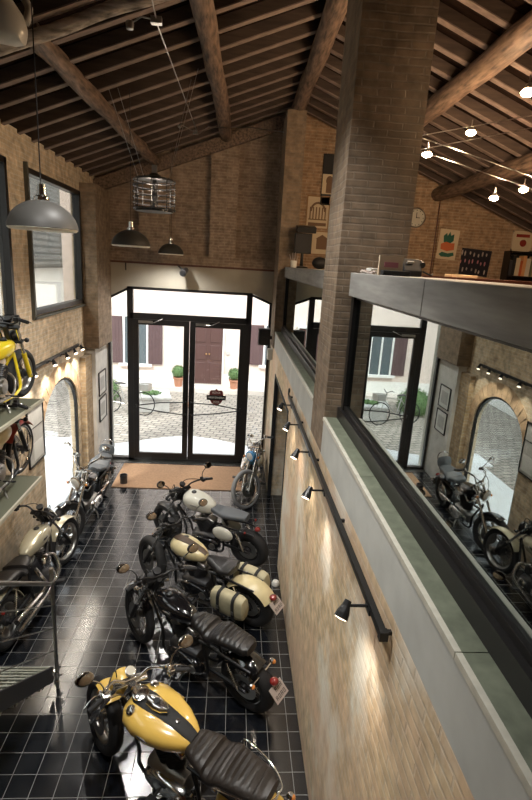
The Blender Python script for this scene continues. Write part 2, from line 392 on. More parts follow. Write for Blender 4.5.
def moto(label, loc, head, lean=-8, steer=15, wb=1.6, Rf=.33, Rr=.32, tf=.10, tr=.15, rake=31, Lf=.80,
         tank=(.36,-.20,.80,.165,.13), tankmat='gloss', seat=(-.16,-.85,.70,.16,'leather',.012,0), bars=(.40,.05,.16), barmat='black',
         fend='gloss', ffend=(35,140), rfend=(20,175), wstyle='spoke', rim='black', metal='darksteel', pipe='black', mirror=True, mirmat='black',
         bags=None, plate=True, signals='chrome', console=None, headlamp=('black',.085), back=None, eng=True, cat='motorcycle', side=None, lights=True, rail=False, scale=1, name='motorcycle', tyref='rubber', cover=None):
    root = empty(name, label, cat, loc, (R(lean),0,R(head)))
    root.scale = (scale,)*3
    fx = wb/2; A = V((fx,0,Rf)); u = V((-math.sin(R(rake)),0,math.cos(R(rake))))
    I = Matrix()
    S = Matrix.Translation(A) @ Matrix.Rotation(R(steer),4,u) @ Matrix.Translation(-A)
    top = A+u*Lf
    # --- wheels
    fw = wheel('front_wheel', A, Rf, tf, root, S, wstyle, rim, metal, tyref)
    rw = wheel('rear_wheel', V((-wb/2,0,Rr)), Rr, tr, root, I, wstyle, rim, metal)
    # --- fork
    m = MB(); m.M = S
    fo = tf*.5+.045
    for s in (-1,1):
        o = V((0,s*fo,0))
        m.tube([A+o-u*.03, A+o+u*.30],[.026,.026],12)
    lower = m.build('fork', M['brightyellow' if cover=='yellowframe' else 'chrome' if metal=='chrome' else 'black'], root)
    m = MB(); m.M = S
    for s in (-1,1):
        o = V((0,s*fo,0)); m.tube([A+o+u*.29, A+o+u*(Lf-.02)],.019,12)
    m.build('fork_tube', M['chrome'], lower)
    m = MB(); m.M = S
    m.cyl(A-V((0,fo+.03,0)), A+V((0,fo+.03,0)), .012, seg=10); m.build('axle', M['steel'], lower)
    m = MB(); m.M = S
    for d in (Lf-.02, Lf-.2):
        q = A+u*d
        m.box(q,(.06,2*fo+.06,.028),Matrix.Rotation(R(-rake),4,'Y'))
    m.cyl(A+u*(Lf-.22)-V((.04,0,0)), top-V((.04,0,0)), .03)
    m.build('fork_clamp', M['black' if metal!='chrome' else 'chrome'], lower, bevel=.006)
    # --- front fender
    if fend and ffend:
        m = MB(); m.M = S
        m.fender(A, Rf+.03, tf+.05, ffend[0], ffend[1]); m.build('front_fender', M[fend], root)
    # --- handlebar
    bw, rise, pull = bars
    t0 = top+V((-.01,0,.02))
    half = [t0+V((0,.0,0)), t0+V((0,.07,.0)), t0+V((-.005,.15,rise*.7)), t0+V((-pull*.5,bw*.6,rise)), t0+V((-pull,bw-.12,rise)), t0+V((-pull-.05,bw,rise-.01))]
    pts = [V((p.x,-p.y,p.z)) for p in reversed(half)] + half[1:]
    m = MB(); m.M = S; m.tube(pts,.0125,10,smooth=5)
    hb = m.build('handlebar', M[barmat], root)
    for s in (-1,1):
        a = V((half[-2].x, s*half[-2].y, half[-2].z)); b = V((half[-1].x, s*half[-1].y, half[-1].z))
        m = MB(); m.M = S; m.tube([a, a.lerp(b,.1), a.lerp(b,.95), b],[.015,.019,.019,.015],12); m.build('grip', M['rubber'], hb)
        m = MB(); m.M = S
        c = a+V((.02,-s*.03,0)); m.box(a.lerp(V((0,0,0))+a,0)+V((.0,-s*.03,0)),(.05,.055,.045)); m.cyl(a+V((.03,-s*.06,.025)), a+V((.03,-s*.02,.025)), .024, seg=12)
        m.build('switch_housing', M['chrome' if metal=='chrome' else 'black'], hb, bevel=.006)
        m = MB(); m.M = S
        m.tube([a+V((.03,-s*.03,0)), a+V((.055,s*.04,-.005)), b+V((.05,s*.01,-.01))],[.008,.006,.005],6,smooth=3); m.build('lever', M['chrome' if metal!='darksteel' else 'steel'], hb)
        if mirror:
            m = MB(); m.M = S
            q = V((a.x+.05, s*(bw-.02), a.z+.17)); 
            m.tube([a+V((.01,-s*.04,.01)), a+V((.05,s*.0,.10)), q],.006,6,smooth=3)
            st = m.build('mirror', M[mirmat], hb)
            m = MB(); m.M = S
            rt = Matrix.Rotation(R(28),4,'Y')
            m.ball(q+V((.010,s*.02,.01)),(.022,.070,.052),18,rt); m.build('mirror_shell', M[mirmat], st)
            m = MB(); m.M = S
            m.ball(q+V((-.004,s*.02,.017)),(.012,.064,.047),18,rt); m.build('mirror_face', M['mirrorface'], st)
    # cables
    m = MB(); m.M = S
    for s in (-1,1):
        m.tube([V((half[-2].x+.02,s*(bw-.15),half[-2].z)), top+V((.10,s*.10,.06)), A+u*(Lf-.25)+V((.03,s*.03,0))],.005,6,smooth=5)
    m.build('cables', M['rubber'], hb)
    # gauges
    m = MB(); m.M = S
    gq = top+V((.03,0,.06))
    m.lathe([(.0,-.03),(.035,-.03),(.045,0),(.045,.012),(.038,.014)], gq, V((-.45,0,1)), 20); gg = m.build('gauge', M['chrome' if metal!='darksteel' else 'black'], root)
    m = MB(); m.M = S; m.lathe([(0,.010),(.038,.010),(.038,.0145),(0,.0145)], gq, V((-.45,0,1)), 20); m.build('dial', M['dial' if metal=='chrome' else 'blackmatt'], gg)
    # headlamp
    hm, hr = headlamp
    if lights:
        q = A+u*(Lf-.16)+V((.07,0,0)); m = MB(); m.M = S
        m.lathe([(.0,-.10),(hr*.5,-.095),(hr*.85,-.06),(hr,-.01),(hr*1.05,.02),(hr*1.05,.035),(hr*.96,.038)], q, (1,0,-.08), 26)
        hl = m.build('headlamp', M[hm], root)
        m = MB(); m.M = S; m.lathe([(hr*.96,.030),(hr*.7,.045),(hr*.3,.053),(0,.055)], q, (1,0,-.08), 26); m.build('headlamp_lens', M['lens'], hl)
        for s in (-1,1):
            m = MB(); m.M = S
            e = q+V((-.02,s*(hr+.09),-.02)); m.cyl(q+V((-.04,s*hr*.6,-.02)), e, .007, seg=8); 
            m.ball(e,(.032,.026,.026),14); si = m.build('turn_signal', M[signals if signals!='none' else 'black'], hl)
            m = MB(); m.M = S; m.ball(e+V((.014,0,0)),(.022,.022,.022),12); m.build('signal_lens', M['amber'], si)
    # --- frame
    hx = top-u*.2-V((.04,0,0)); hbn = A+u*(Lf-.36)-V((.03,0,0))
    m = MB()
    rx = -wb/2
    zt = tank[2]
    m.tube([hx, (.05,0,zt-.06), (-.2,0,zt-.1), (rx+.35,0,.60)],.022,10,smooth=4)
    for s in (-1,1):
        m.tube([hbn, (.33,s*.06,.40), (.27,s*.10,.17), (-.25,s*.11,.16), (-.36,s*.11,.30), (-.30,s*.09,.62)],.017,8,smooth=4)
        m.tube([(-.25,s*.09,.62),(rx+.1,s*.11,.64),(rx-.12,s*.10,.62)],.014,8,smooth=3)
    fr = m.build('frame', M['black' if cover!='yellowframe' else 'brightyellow'], root)
    m = MB()
    for s in (-1,1):
        m.tube([(-.33,s*.08,.30),(rx+.1,s*(tr/2+.03),Rr+.01),(rx-.05,s*(tr/2+.03),Rr)],[.022,.019,.017],8)
    sw = m.build('swingarm', M['black' if metal!='chrome' else 'chrome'], root)
    for s in (-1,1):
        y = s*(tr/2+.065); a = V((rx+.02,y,Rr+.03)); b = V((rx+.14,y,.62))
        m = MB(); m.cyl(a,b,.013,seg=10); d = (b-a).normalized(); pts=[]
        for k in range(90):
            t = .12+.7*k/89; p = a.lerp(b,t); ang = k*.7
            pts.append(p+V((math.cos(ang)*.024*d.z, math.sin(ang)*.024, -math.cos(ang)*.024*d.x)))
        m.tube(pts,.0045,5); m.build('shock_absorber', M['chrome'], root)
    # --- engine
    if eng == 'small':
        m = MB(); m.loft([(-.16,.27,.03,.04,.04),(-.13,.27,.07,.09,.08),(.02,.27,.075,.10,.09),(.10,.27,.05,.06,.06)],18,3); en = m.build('engine', M['steel'], root)
        d = V((.55,0,.83)); b = V((.02,0,.30)); m = MB(); m.cyl(b,b+d*.20,.04)
        for k in range(6): m.lathe([(0,0),(.062,0),(.062,.006),(0,.006)], b+d*(.06+.022*k), d, 18)
        m.build('cylinder', M['darksteel'], en)
        for s in (-1,1):
            m = MB(); m.lathe([(0,0),(.075,0),(.07,.02),(0,.025)], (-.06,s*.07,.27), (0,s,0), 22); m.build('side_case', M['steel'], en)
            m = MB(); m.cyl((-.02,s*.07,.17),(-.02,s*.20,.17),.009,seg=8); m.build('footpeg', M['rubber'], root)
        m = MB(); m.tube([(.14,-.02,.40),(.20,-.08,.30),(.08,-.11,.17),(-.2,-.12,.17)],.013,10,smooth=5); m.tube([(-.2,-.12,.17),(-.25,-.12,.17),(rx-.05,-.13,.24)],[.014,.028,.028],12); m.build('exhaust', M[pipe], root)
        for s in (-1,1):
            m = MB(); m.tube([(0,s*.05,.10),(-.08,s*.13,.0)],.009,8); m.build('stand_leg', M['steel'], root)
    elif eng:
        m = MB()
        m.loft([(-.22,.31,.05,.05,.05),(-.2,.31,.12,.10,.10),(-.05,.31,.14,.12,.11),(.12,.30,.14,.11,.10),(.2,.29,.10,.08,.08),(.22,.29,.04,.04,.04)],20,3.2)
        en = m.build('engine', M['darksteel' if metal!='chrome' else 'steel'], root)
        for tilt in (-22, 23):
            d = V((math.sin(R(tilt)),0,math.cos(R(tilt)))); b = V((.0,0,.34))
            m = MB()
            m.cyl(b, b+d*.30, .062, seg=20)
            for k in range(9): m.lathe([(0,0),(.088,0),(.088,.007),(0,.007)], b+d*(.09+.022*k), d, 20)
            cy = m.build('cylinder', M['darksteel'], en)
            m = MB(); q = b+d*.31
            m.box(q,(.13,.14,.05),Matrix.Rotation(R(tilt),4,'Y')); m.build('rocker_cover', M['chrome' if metal!='darksteel' else 'steel'], cy, bevel=.015)
        m = MB(); # primary cover, left
        m.rings([[V((x,y,z)) for x,z in [( -.06+sx*(.25*sc)*abs(math.cos(t))**.8*(1 if math.cos(t)>0 else -1), .28+.10*sc*abs(math.sin(t))**.8*(1 if math.sin(t)>0 else -1)) for t,sx in [(2*math.pi*k/28,1) for k in range(28)]]] for y,sc in ((.10,1),(.155,1),(.175,.88),(.18,.5))])
        m.build('primary_cover', M['chrome' if metal!='darksteel' else 'gloss'], en)
        m = MB(); m.lathe([(0,0),(.085,0),(.088,.03),(.07,.05),(.03,.056),(0,.056)], (.03,-.12,.52), (0,-1,0), 26); m.build('air_cleaner', M['chrome'], en)
        m = MB(); m.lathe([(0,0),(.07,0),(.07,.03),(.05,.045),(0,.045)], (.08,-.13,.28), (0,-1,0), 22); m.build('timing_cover', M['chrome'], en)
        m = MB(); m.lathe([(0,0),(.05,0),(.05,.02),(.035,.03),(0,.03)], (-.2,.17,.28), (0,1,0), 22); m.build('clutch_cover', M['chrome' if metal!='darksteel' else 'steel'], en)
        # pipes, right side
        m = MB()
        m.tube([(.13,-.05,.52),(.27,-.12,.46),(.22,-.17,.26),(-.1,-.19,.20),(-.35,-.20,.20),(-.45,-.20,.21)],.024,12,smooth=5)
        m.tube([(-.10,-.05,.50),(-.18,-.15,.44),(-.18,-.19,.32),(-.35,-.20,.28)],.024,12,smooth=5)
        ex = m.build('exhaust', M[pipe], root)
        m = MB()
        m.tube([(-.36,-.20,.21),(-.44,-.20,.21),(rx-.05,-.21,.23),(rx-.12,-.21,.235)],[.028,.042,.042,.036],16)
        m.tube([(-.33,-.20,.285),(-.42,-.20,.29),(rx-.0,-.21,.335),(rx-.08,-.21,.34)],[.028,.040,.040,.034],16)
        m.build('silencer', M[pipe], ex)
        for s in (-1,1):
            m = MB(); m.cyl((.02,s*.12,.22),(.02,s*.30,.22),.012,seg=8); m.box((.02,s*.28,.23),(.07,.10,.022)); m.build('footpeg', M['rubber'], root, bevel=.005)
        m = MB(); m.tube([(-.08,.12,.17),(-.04,.20,.09),(-.01,.235,.02-.235*math.tan(R(-lean)) if lean<0 else .02)],.011,8); m.build('kickstand', M['steel'], root)
    # --- tank
    xf, xr, tz, hw, hh = tank
    ln = xf-xr; m = MB()
    prof = [(0,.30,.30,.2),(.03,.62,.62,.5),(.12,.90,.88,.8),(.28,1.0,1.0,1.0),(.50,.96,.97,1.0),(.72,.78,.84,.95),(.88,.55,.66,.85),(.97,.36,.45,.6),(1,.2,.25,.3)]
    m.loft([(xf-ln*t, tz-.05*t, hw*w, hh*.78*h, hh*.9*dd) for t,w,h,dd in prof], 28, 2.5)
    tk = m.build('fuel_tank', M[tankmat], root)
    if console:
        m = MB()
        m.loft([(xf-ln*t, tz-.05*t+hh*.78*h*.93, hw*cw, .018, .02) for t,h,cw in ((.05,.66,.2),(.12,.88,.34),(.28,1,.36),(.5,.97,.30),(.72,.84,.26),(.88,.66,.24),(.99,.30,.2))],16,3)
        cs = m.build('console', M[console], tk)
        if console == 'blackmatt':
            z0 = tz-.05*.15+hh*.78*.95
            m = MB(); m.lathe([(.0,0),(.064,0),(.068,.015),(.068,.03),(.058,.034)], (xf-ln*.14,0,z0), (-.15,0,1), 24); g1 = m.build('speedometer', M['chrome'], cs)
            m = MB(); m.lathe([(0,.028),(.058,.028),(.058,.0335),(0,.0335)], (xf-ln*.14,0,z0), (-.15,0,1), 24); m.build('dial', M['dial'], g1)
            m = MB(); m.loft([(xf-ln*t, tz+hh*.78*.97, w, .035, .02) for t,w in ((.27,.02),(.3,.05),(.42,.055),(.52,.045),(.6,.015))],16,2.6); m.build('dash', M['chrome'], cs)
            m = MB(); m.lathe([(0,0),(.024,0),(.024,.012),(0,.012)], (xf-ln*.42,0,tz+hh*.78+.035), (0,0,1), 16); m.build('switch_knob', M['black'], cs)
            m = MB(); m.lathe([(0,0),(.018,0),(.016,.008),(0,.009)], (xf-ln*.74,0,tz-.035+hh*.78*.82+.012), (-.2,0,1), 16); m.build('badge', M['chrome'], cs)
    for s in ((-1,1) if console == 'blackmatt' else (-1,)):
        t = .30 if console != 'blackmatt' else .17
        m = MB(); yy = s*hw*(.58 if console=='blackmatt' else .35 if console else 0)
        m.lathe([(0,0),(.036,0),(.038,.010),(.030,.02),(.0,.024)], (xf-ln*t, yy, tz-.05*t+hh*.78*(.82 if console else .96)), (0,s*.35 if yy else 0,1), 18); m.build('filler_cap', M['chrome' if metal!='darksteel' or console=='blackmatt' else 'black'], tk)
    if tankmat in ('gloss','white','champagne','yellow'):
        for s in (-1,1):
            m = MB(); m.ball((xf-ln*.45, s*hw*.965, tz-.03+.015),(.065,.008,.016),16); m.build('badge', M['chrome' if tankmat!='white' else 'steel'], tk)
    # --- seat
    sx0, sx1, sz, sw_, smat, rib, kick = seat
    m = MB(); n = 44; secs = []
    for i in range(n+1):
        t = i/n; x = sx0+(sx1-sx0)*t
        if kick == 1:   # solo, wide at the rear
            w = sw_*(.42+.58*min(1,(t/.55))**1.2) if t < .85 else sw_*math.sqrt(max(.02,1-((t-.85)/.15)**2))
            z = sz+.06*max(0,(t-.55)/.45)**1.5+.03*(1-t)
        elif kick == 2: # stepped two-up
            w = sw_*(.55+.45*math.sin(min(1,t/.45)*math.pi/2)) if t < .45 else sw_*(1-.30*(t-.45)/.55)
            z = sz+.05*(1-t)*(t<.3) + (.06 if t > .5 else .06*max(0,(t-.38)/.12))
        else:
            w = sw_*(.55+.45*min(1,t/.4)) if t < .5 else sw_*(1-.35*(t-.5)/.5)
            z = sz+.04*max(0,(.3-t)/.3)+.03*t
        if t < .04: w *= .7
        if t > .97: w *= .75
        rb = rib*abs(math.sin(math.pi*t*14)) if .05 < t < .95 else 0
        secs.append((x, z, w, .048+rb, .05))
    m.loft(secs, 22, 2.6); st = m.build('seat', M[smat], root)
    # --- rear fender
    if fend and rfend:
        m = MB(); m.fender(V((rx,0,Rr)), Rr+.045, tr+.06, rfend[0], rfend[1], crown=.4)
        rf = m.build('rear_fender', M[fend], root)
    # side covers
    if side:
        for s in (-1,1):
            m = MB(); m.ball((-.36,s*.13,.52),(.17,.05,.115),20); m.build('side_cover', M[side], root)
    # tail
    if lights:
        tx = rx-(Rr+.05)*math.cos(R(35)) if rfend else rx-.12; tz2 = Rr+(Rr+.05)*math.sin(R(35)) if rfend else .66
        m = MB(); m.ball((tx-.02,0,tz2+.02),(.045,.045,.035),16); m.build('tail_lamp', M['redlens'], root)
        if plate:
            m = MB(); m.box((tx-.07,0,tz2-.07),(.006,.18,.15),Matrix.Rotation(R(42),4,'Y')); pl = m.build('number_plate', M['plate'], root)
            m = MB()
            q = Matrix.Rotation(R(42),3,'Y')
            for r_ in range(2):
                for c_ in range(4):
                    if (r_,c_) == (0,3): continue
                    y = -.055+.037*c_
                    for (dy,dz,wy,wz) in ((-.009,0,.004,.04),(.009,0,.004,.04),(0,.018,.022,.004),(0,-.018 if (c_+r_)%2 else 0,.022,.004)):
                        m.box(V((tx-.07,0,tz2-.07))+q@V((-.0045,y+dy,.033-.066*r_+dz)),(.003,wy,wz),q.to_4x4())
            m.build('plate_marks', M['black'], pl)
        for s in (-1,1):
            if signals == 'none': continue
            m = MB(); e = V((tx+.12,s*.17,tz2+.03)); m.cyl(V((tx+.12,s*.05,tz2+.02)), e, .008, seg=8); m.ball(e,(.036,.028,.028),14)
            si = m.build('turn_signal', M[signals], root)
            m = MB(); m.ball(e+V((-.016,0,0)),(.024,.024,.024),12); m.build('signal_lens', M['amber' if signals!='black' else 'redlens'], si)
    # bags
    if bags:
        for s in (-1,1):
            m = MB(); secs=[]
            y0 = s*(tr/2+.16)
            for x,a in ((-.24,.3),(-.22,.85),(-.16,1),(0,1.03),(.16,1),(.22,.85),(.24,.3)):
                secs.append((rx+.14+x, .44, .085*(.6+.4*a), .17*a, .15*a))
            mm = MB(); mm.loft(secs,22,3.2); mm.v = [(x,y+y0,z) for x,y,z in mm.v]
            bg = mm.build('saddlebag', M[bags], root)
            for dx in (-.11,.10):
                m = MB(); pts=[]
                for k in range(15):
                    a = math.pi*(1.15-1.45*k/14) if s > 0 else math.pi*(-.15+1.45*k/14)
                    pts.append(V((rx+.14+dx, y0+.098*math.copysign(abs(math.cos(a))**.6,math.cos(a)), .44+.178*math.copysign(abs(math.sin(a))**.6,math.sin(a)))))
                m2 = MB(); rg = []
                for p in pts:
                    o = V((0,p.y-y0,p.z-.44)).normalized()*.007
                    rg.append([p+V((-.02,0,0)),p+V((.02,0,0)),p+V((.02,0,0))+o,p+V((-.02,0,0))+o])
                m2.rings(rg); sp = m2.build('bag_strap', M['blackmatt'], bg)
                m = MB(); m.box((rx+.14+dx, y0+s*.108,.43),(.035,.008,.045)); m.build('buckle', M['steel'], sp)
    if back:
        m = MB(); m.loft([(x,1.0,w,.11*k,.11*k) for x,w,k in ((-.03,.03,.3),(-.02,.13,.9),(.02,.14,1),(.04,.06,.4))],18,3)
        m.v = [(a+sx1-.02,b,c-.08) for a,b,c in m.v]
        bk = m.build('backrest', M[back], root)
        m = MB()
        m.tube([(sx1+.12,.11,sz-.05),(sx1-.03,.11,sz+.16),(sx1-.05,.10,sz+.30),(sx1-.06,0,sz+.34),(sx1-.05,-.10,sz+.30),(sx1-.03,-.11,sz+.16),(sx1+.12,-.11,sz-.05)],.008,8,smooth=4); m.build('backrest_bar', M['chrome'], bk)
    if rail:
        m = MB()
        for s in (-1,1):
            m.tube([(sx0+(sx1-sx0)*.5,s*(sw_+.01),sz+.02),(sx0+(sx1-sx0)*.52,s*(sw_+.025),sz+.085),(sx1+.1,s*(sw_*.85),sz+.09),(sx1-.04,s*.06,sz+.10),(sx1-.05,0,sz+.10)],.008,8,smooth=5)
        m.build('grab_rail', M['chrome'], root)
    return root
# ------------------------------------------------------------------ camera
f_, pit, yaw, roll = 505.9, .261, .0727, .0616
cy, sy = math.cos(yaw), math.sin(yaw)
F = V((sy*math.cos(pit), cy*math.cos(pit), -math.sin(pit))); Rt = V((cy,-sy,0)); U = Rt.cross(F)
c_, s_ = math.cos(roll), math.sin(roll)
R2 = Rt*c_+U*s_; U2 = U*c_-Rt*s_
cam = bpy.data.cameras.new('camera'); co = bpy.data.objects.new('camera', cam); COL.objects.link(co)
co.matrix_world = Matrix(((R2.x,U2.x,-F.x,0),(R2.y,U2.y,-F.y,0),(R2.z,U2.z,-F.z,4.32),(0,0,0,1)))
cam.sensor_fit = 'HORIZONTAL'; cam.sensor_width = 36; cam.lens = f_/532*36; cam.clip_start = .05; cam.clip_end = 200
SC.camera = co

YB = 10.54; XL = -2.75; XR = .80; YN = -3.0; XE = 6.4
def zroof(x): return 5.50+.385*(x+2.84) if x < .95 else 6.96-.385*(x-.95)
def sobj(name, mb, mat, label=None, bevel=0, smooth=False):
    return struct(mb.build(name, mat, None, bevel, smooth), label)

# ------------------------------------------------------------------ hall shell
sobj('floor', MB().bx(XL,XR,YN,YB+.12,-.1,0), M['tiles'], 'black square floor tiles with pale joints')
def wall_holes_x(x0,x1,y0,y1,z0,z1,holes,mat,name,label=None,res=None):
    """wall slab facing x with rectangular holes (ya,yb,za,zb)"""
    ys = sorted({y0,y1,*[h[0] for h in holes],*[h[1] for h in holes]}); m = MB()
    for a,b in zip(ys,ys[1:]):
        hs = sorted([(h[2],h[3]) for h in holes if h[0] <= a+1e-6 and h[1] >= b-1e-6]); z = z0
        for ha,hb in hs:
            if ha > z: m.bx(x0,x1,a,b,z,ha)
            z = hb
        if z < z1: m.bx(x0,x1,a,b,z,z1)
    return m
# left wall: windows high up, arch below
hw = [(1.95,4.1,3.45,5.35),(4.45,6.60,3.45,5.35),(7.20,9.50,3.45,5.35)]
AY0, AY1, AZS, AZC = 7.30, 9.06, 1.62, 2.34          # arch window: sides, springing, crown
m = wall_holes_x(XL-.15,XL,YN,YB+.3,0,5.74,hw+[(AY0,AY1,.0,AZC)],None,'')
# spandrel pieces over the arch
n = 14; prev = None
for k in range(n):
    t0 = math.pi*(1-k/n); t1 = math.pi*(1-(k+1)/n); cyy = (AY0+AY1)/2; ry = (AY1-AY0)/2; rz = AZC-AZS
    ya, yb = cyy+ry*math.cos(t0), cyy+ry*math.cos(t1); za, zb = AZS+rz*math.sin(t0), AZS+rz*math.sin(t1)
    m.prism([(XL-.15,ya,za),(XL-.15,yb,zb),(XL-.15,yb,AZC),(XL-.15,ya,AZC)],(.15,0,0))
sobj('wall_left', m, M['brick_left'], 'long pale brick wall with high windows and an arched opening')
# pier at the far left corner
sobj('column_1', MB().bx(XL,XL+.27,9.52,YB,2.62,zroof(XL+.15)-.1), M['brick_col'], 'brick pier hanging over the framed prints beside the glass entrance')
sobj('wall_pier', MB().bx(XL,XL+.17,9.62,YB,0,2.62), M['plaster_pale'], 'pale plaster pier between arch window and entrance')
sobj('wall_pier', MB().bx(XL,XL+.10,9.20,9.62,0,2.50), M['brick_pale'], 'narrow pale brick pilaster beside the arch window')
# arch reveal frame + glass
def arch_pts(ins, x):
    p = [V((x,AY0+ins,.0))]
    for k in range(19):
        t = math.pi*(1-k/18); p.append(V((x,(AY0+AY1)/2+((AY1-AY0)/2-ins)*math.cos(t),AZS+(AZC-AZS-ins)*math.sin(t))))
    p.append(V((x,AY1-ins,.0))); return p
m = MB(); a, b = arch_pts(0,XL-.07), arch_pts(.045,XL-.07)
for i in range(len(a)-1): m.prism([a[i],a[i+1],b[i+1],b[i]],(.05,0,0))
m.bx(XL-.07,XL-.02,AY0,AY1,0,.05)
fr = sobj('window_3', m, M['frame'], 'arched ground floor window with thin dark frame')
m = MB(); m.prism(arch_pts(.04,XL-.055),(.008,0,0)); m.build('window_pane', M['clear'], fr)
m = MB(); 
for k in range(18):
    t0 = math.pi*(1-k/18); t1 = math.pi*(1-(k+1)/18); c0=(AY0+AY1)/2
    pa = V((XL,c0+.88*math.cos(t0),AZS+.72*math.sin(t0))); pb = V((XL,c0+.88*math.cos(t1),AZS+.72*math.sin(t1)))
    qa = V((XL,c0+1.10*math.cos(t0),AZS+.97*math.sin(t0))); qb = V((XL,c0+1.10*math.cos(t1),AZS+.97*math.sin(t1)))
    e = .06; m.prism([pa.lerp(pb,e),pb.lerp(pa,e),qb.lerp(qa,e),qa.lerp(qb,e)],(.008,0,0))
sobj('trim_1', m, pbr('arch bricks',(.52,.36,.22),.85,noise=.25,nscale=7,bump=.5), 'ring of upright bricks round the arch window')
# high windows
wl = ['high window above the upper flight of the stair','tall window partly behind the big grey pendant at the left edge','tall window between brick piers beside the entrance wall']
for i,(a,b,z0,z1) in enumerate(hw):
    m = MB(); x0,x1 = XL-.10,XL+.02; w = .07
    m.bx(x0,x1,a,b,z0,z0+w); m.bx(x0,x1,a,b,z1-w,z1); m.bx(x0,x1,a,a+w,z0,z1); m.bx(x0,x1,b-w,b,z0,z1)
    fr = sobj('window_%d' % (i+4), m, M['frame'], wl[i])
    MB().bx(XL-.06,XL-.05,a+w,b-w,z0+w,z1-w).build('window_pane', M['blindglass'], fr)
    m = MB(); m.bx(XL-.01,XL+.05,a-.06,a-.02,z0-.05,z1+.05); m.bx(XL-.01,XL+.05,a-.06,b+.04,z0-.05,z0-.015); m.build('window_rail', M['frame_green'], fr)
# back wall (hall part): plaster lintel, brick above with recessed bays
DZ = 3.74; DX0, DX1 = -2.56, .77
m = MB()
m.bx(XL-.3,DX0,YB,YB+.35,0,4.20); m.bx(DX1,XR+.2,YB,YB+.35,0,4.20); m.bx(DX0,DX1,YB,YB+.35,DZ,4.20)
m.prism([(DX0,YB,3.50),(-2.10,YB,DZ),(DX0,YB,DZ)],(0,.35,0)); m.prism([(DX1,YB,3.56),(DX1,YB,DZ),(.33,YB,DZ)],(0,.35,0))
sobj('wall_back', m, M['plaster'], 'beige plaster lintel wall round the glass entrance')
m = MB()
def slab_up(m, x0, x1, y0, y1, z0):
    m.prism([(x0,y0,z0),(x1,y0,z0),(x1,y0,zroof(x1)+.32),(x0,y0,zroof(x0)+.32)],(0,y1-y0,0))
slab_up(m, XL-.3, XR+.2, YB+.18, YB+.35, 4.20)
for a,b in ((-1.92,-1.34),(-.55,-.03)): slab_up(m, a, b, YB, YB+.19, 4.40)
m.bx(XL,XR,YB,YB+.19,4.22,4.40)
sobj('wall_back', m, M['brick_back'], 'brown brick gable wall with recessed bays over the entrance')
sobj('trim_2', MB().bx(XL+.2,XR+.0,YB-.03,YB+.02,4.19,4.225), M['redbrown'], 'thin brown ledge above the plaster lintel')
MBt = MB().tube([(-2.18,YB-.03,4.19),(-2.18,YB-.03,4.05)],.012,8); sobj('trim_3', MBt, M['blackmatt'], 'short black pipe end under the ledge')
# ------------------------------------------------------------------ glazed entrance
FX = M['frame']
def rectframe(x0,x1,z0,z1,w,y0,y1,wb=None,wt=None):
    m = MB(); wb = wb or w; wt = wt or w
    m.bx(x0,x0+w,y0,y1,z0,z1); m.bx(x1-w,x1,y0,y1,z0,z1); m.bx(x0+w,x1-w,y0,y1,z0,z0+wb); m.bx(x0+w,x1-w,y0,y1,z1-wt,z1); return m
ML, MR = -2.11, .31    # mullions either side of the doors
m = MB(); y0,y1 = YB-.01,YB+.09
m.bx(ML-.06,ML+.06,y0,y1,0,DZ-.02); m.bx(MR-.06,MR+.06,y0,y1,0,DZ-.02)
m.bx(ML,MR,y0,y1,3.10,3.22); m.bx(ML-.05,MR+.05,y0,y1,DZ-.055,DZ); m.bx(DX0,DX1,y0,y1,0,.07)
m.bx(DX0,DX0+.05,y0,y1,0,3.5); m.bx(DX1-.05,DX1,y0,y1,0,3.56)
m.prism([(DX0,y0,3.45),(DX0,y0,3.50),(ML,y0,DZ),(ML,y0,DZ-.05)],(0,.1,0)); m.prism([(DX1,y0,3.51),(DX1,y0,3.56),(MR,y0,DZ),(MR,y0,DZ-.05)],(0,.1,0))
fr = sobj('window_1', m, FX, 'dark bronze frame of the glass entrance with transom and chamfered sidelights')
g = MB(); g.bx(ML+.05,MR-.05,YB+.03,YB+.04,3.22,DZ-.055); g.build('transom_pane', M['clear'], fr)
g = MB(); g.prism([(DX0+.05,YB+.03,.07),(ML-.05,YB+.03,.07),(ML-.05,YB+.03,DZ-.08),(DX0+.05,YB+.03,3.50)],(0,.01,0)); g.build('side_pane', M['clear'], fr)
g = MB(); g.prism([(DX1-.05,YB+.03,.07),(MR+.05,YB+.03,.07),(MR+.05,YB+.03,DZ-.08),(DX1-.05,YB+.03,3.54)],(0,.01,0)); g.build('side_pane', M['clear'], fr)
for i,(a,b) in enumerate(((ML+.055,-.905),(-.895,MR-.055))):
    d = struct(rectframe(a,b,.07,3.095,.115,YB-.005,YB+.06,.12,.11).build('door_%d' % (i+1), FX), ['left leaf of the glass double door','right leaf of the glass double door with dark red emblem'][i])
    MB().bx(a+.11,b-.11,YB+.02,YB+.03,.19,2.985).build('door_pane', M['clear'], d)
    e0, e1 = (a+.05,b-.05) if i == 0 else (b-.05,a+.05)      # e0 hinge side, e1 meeting side
    m = MB(); m.tube([(e0,YB-.06,1.27),(e0+(e1-e0)*.5,YB-.07,1.36),(e1,YB-.06,1.38)],.013,8); m.tube([(e0,YB-.06,1.24),(e0+(e1-e0)*.5,YB-.07,1.16),(e1,YB-.06,1.10)],.013,8)
    m.bx(min(e0,e0),e0+.02,YB-.07,YB,1.22,1.29); m.bx(e1-.01,e1+.01,YB-.07,YB,1.08,1.12); m.bx(e1-.01,e1+.01,YB-.07,YB,1.36,1.40)
    m.build('push_bar', M['black'], d)
    m = MB(); m.bx(a+.12,a+.40,YB-.05,YB-.005,3.02,3.07); m.tube([(a+.3,YB-.05,3.04),(a+.45,YB-.12,3.05),(a+.6,YB-.01,3.12)],.008,6); m.build('door_closer', M['steel'], d)
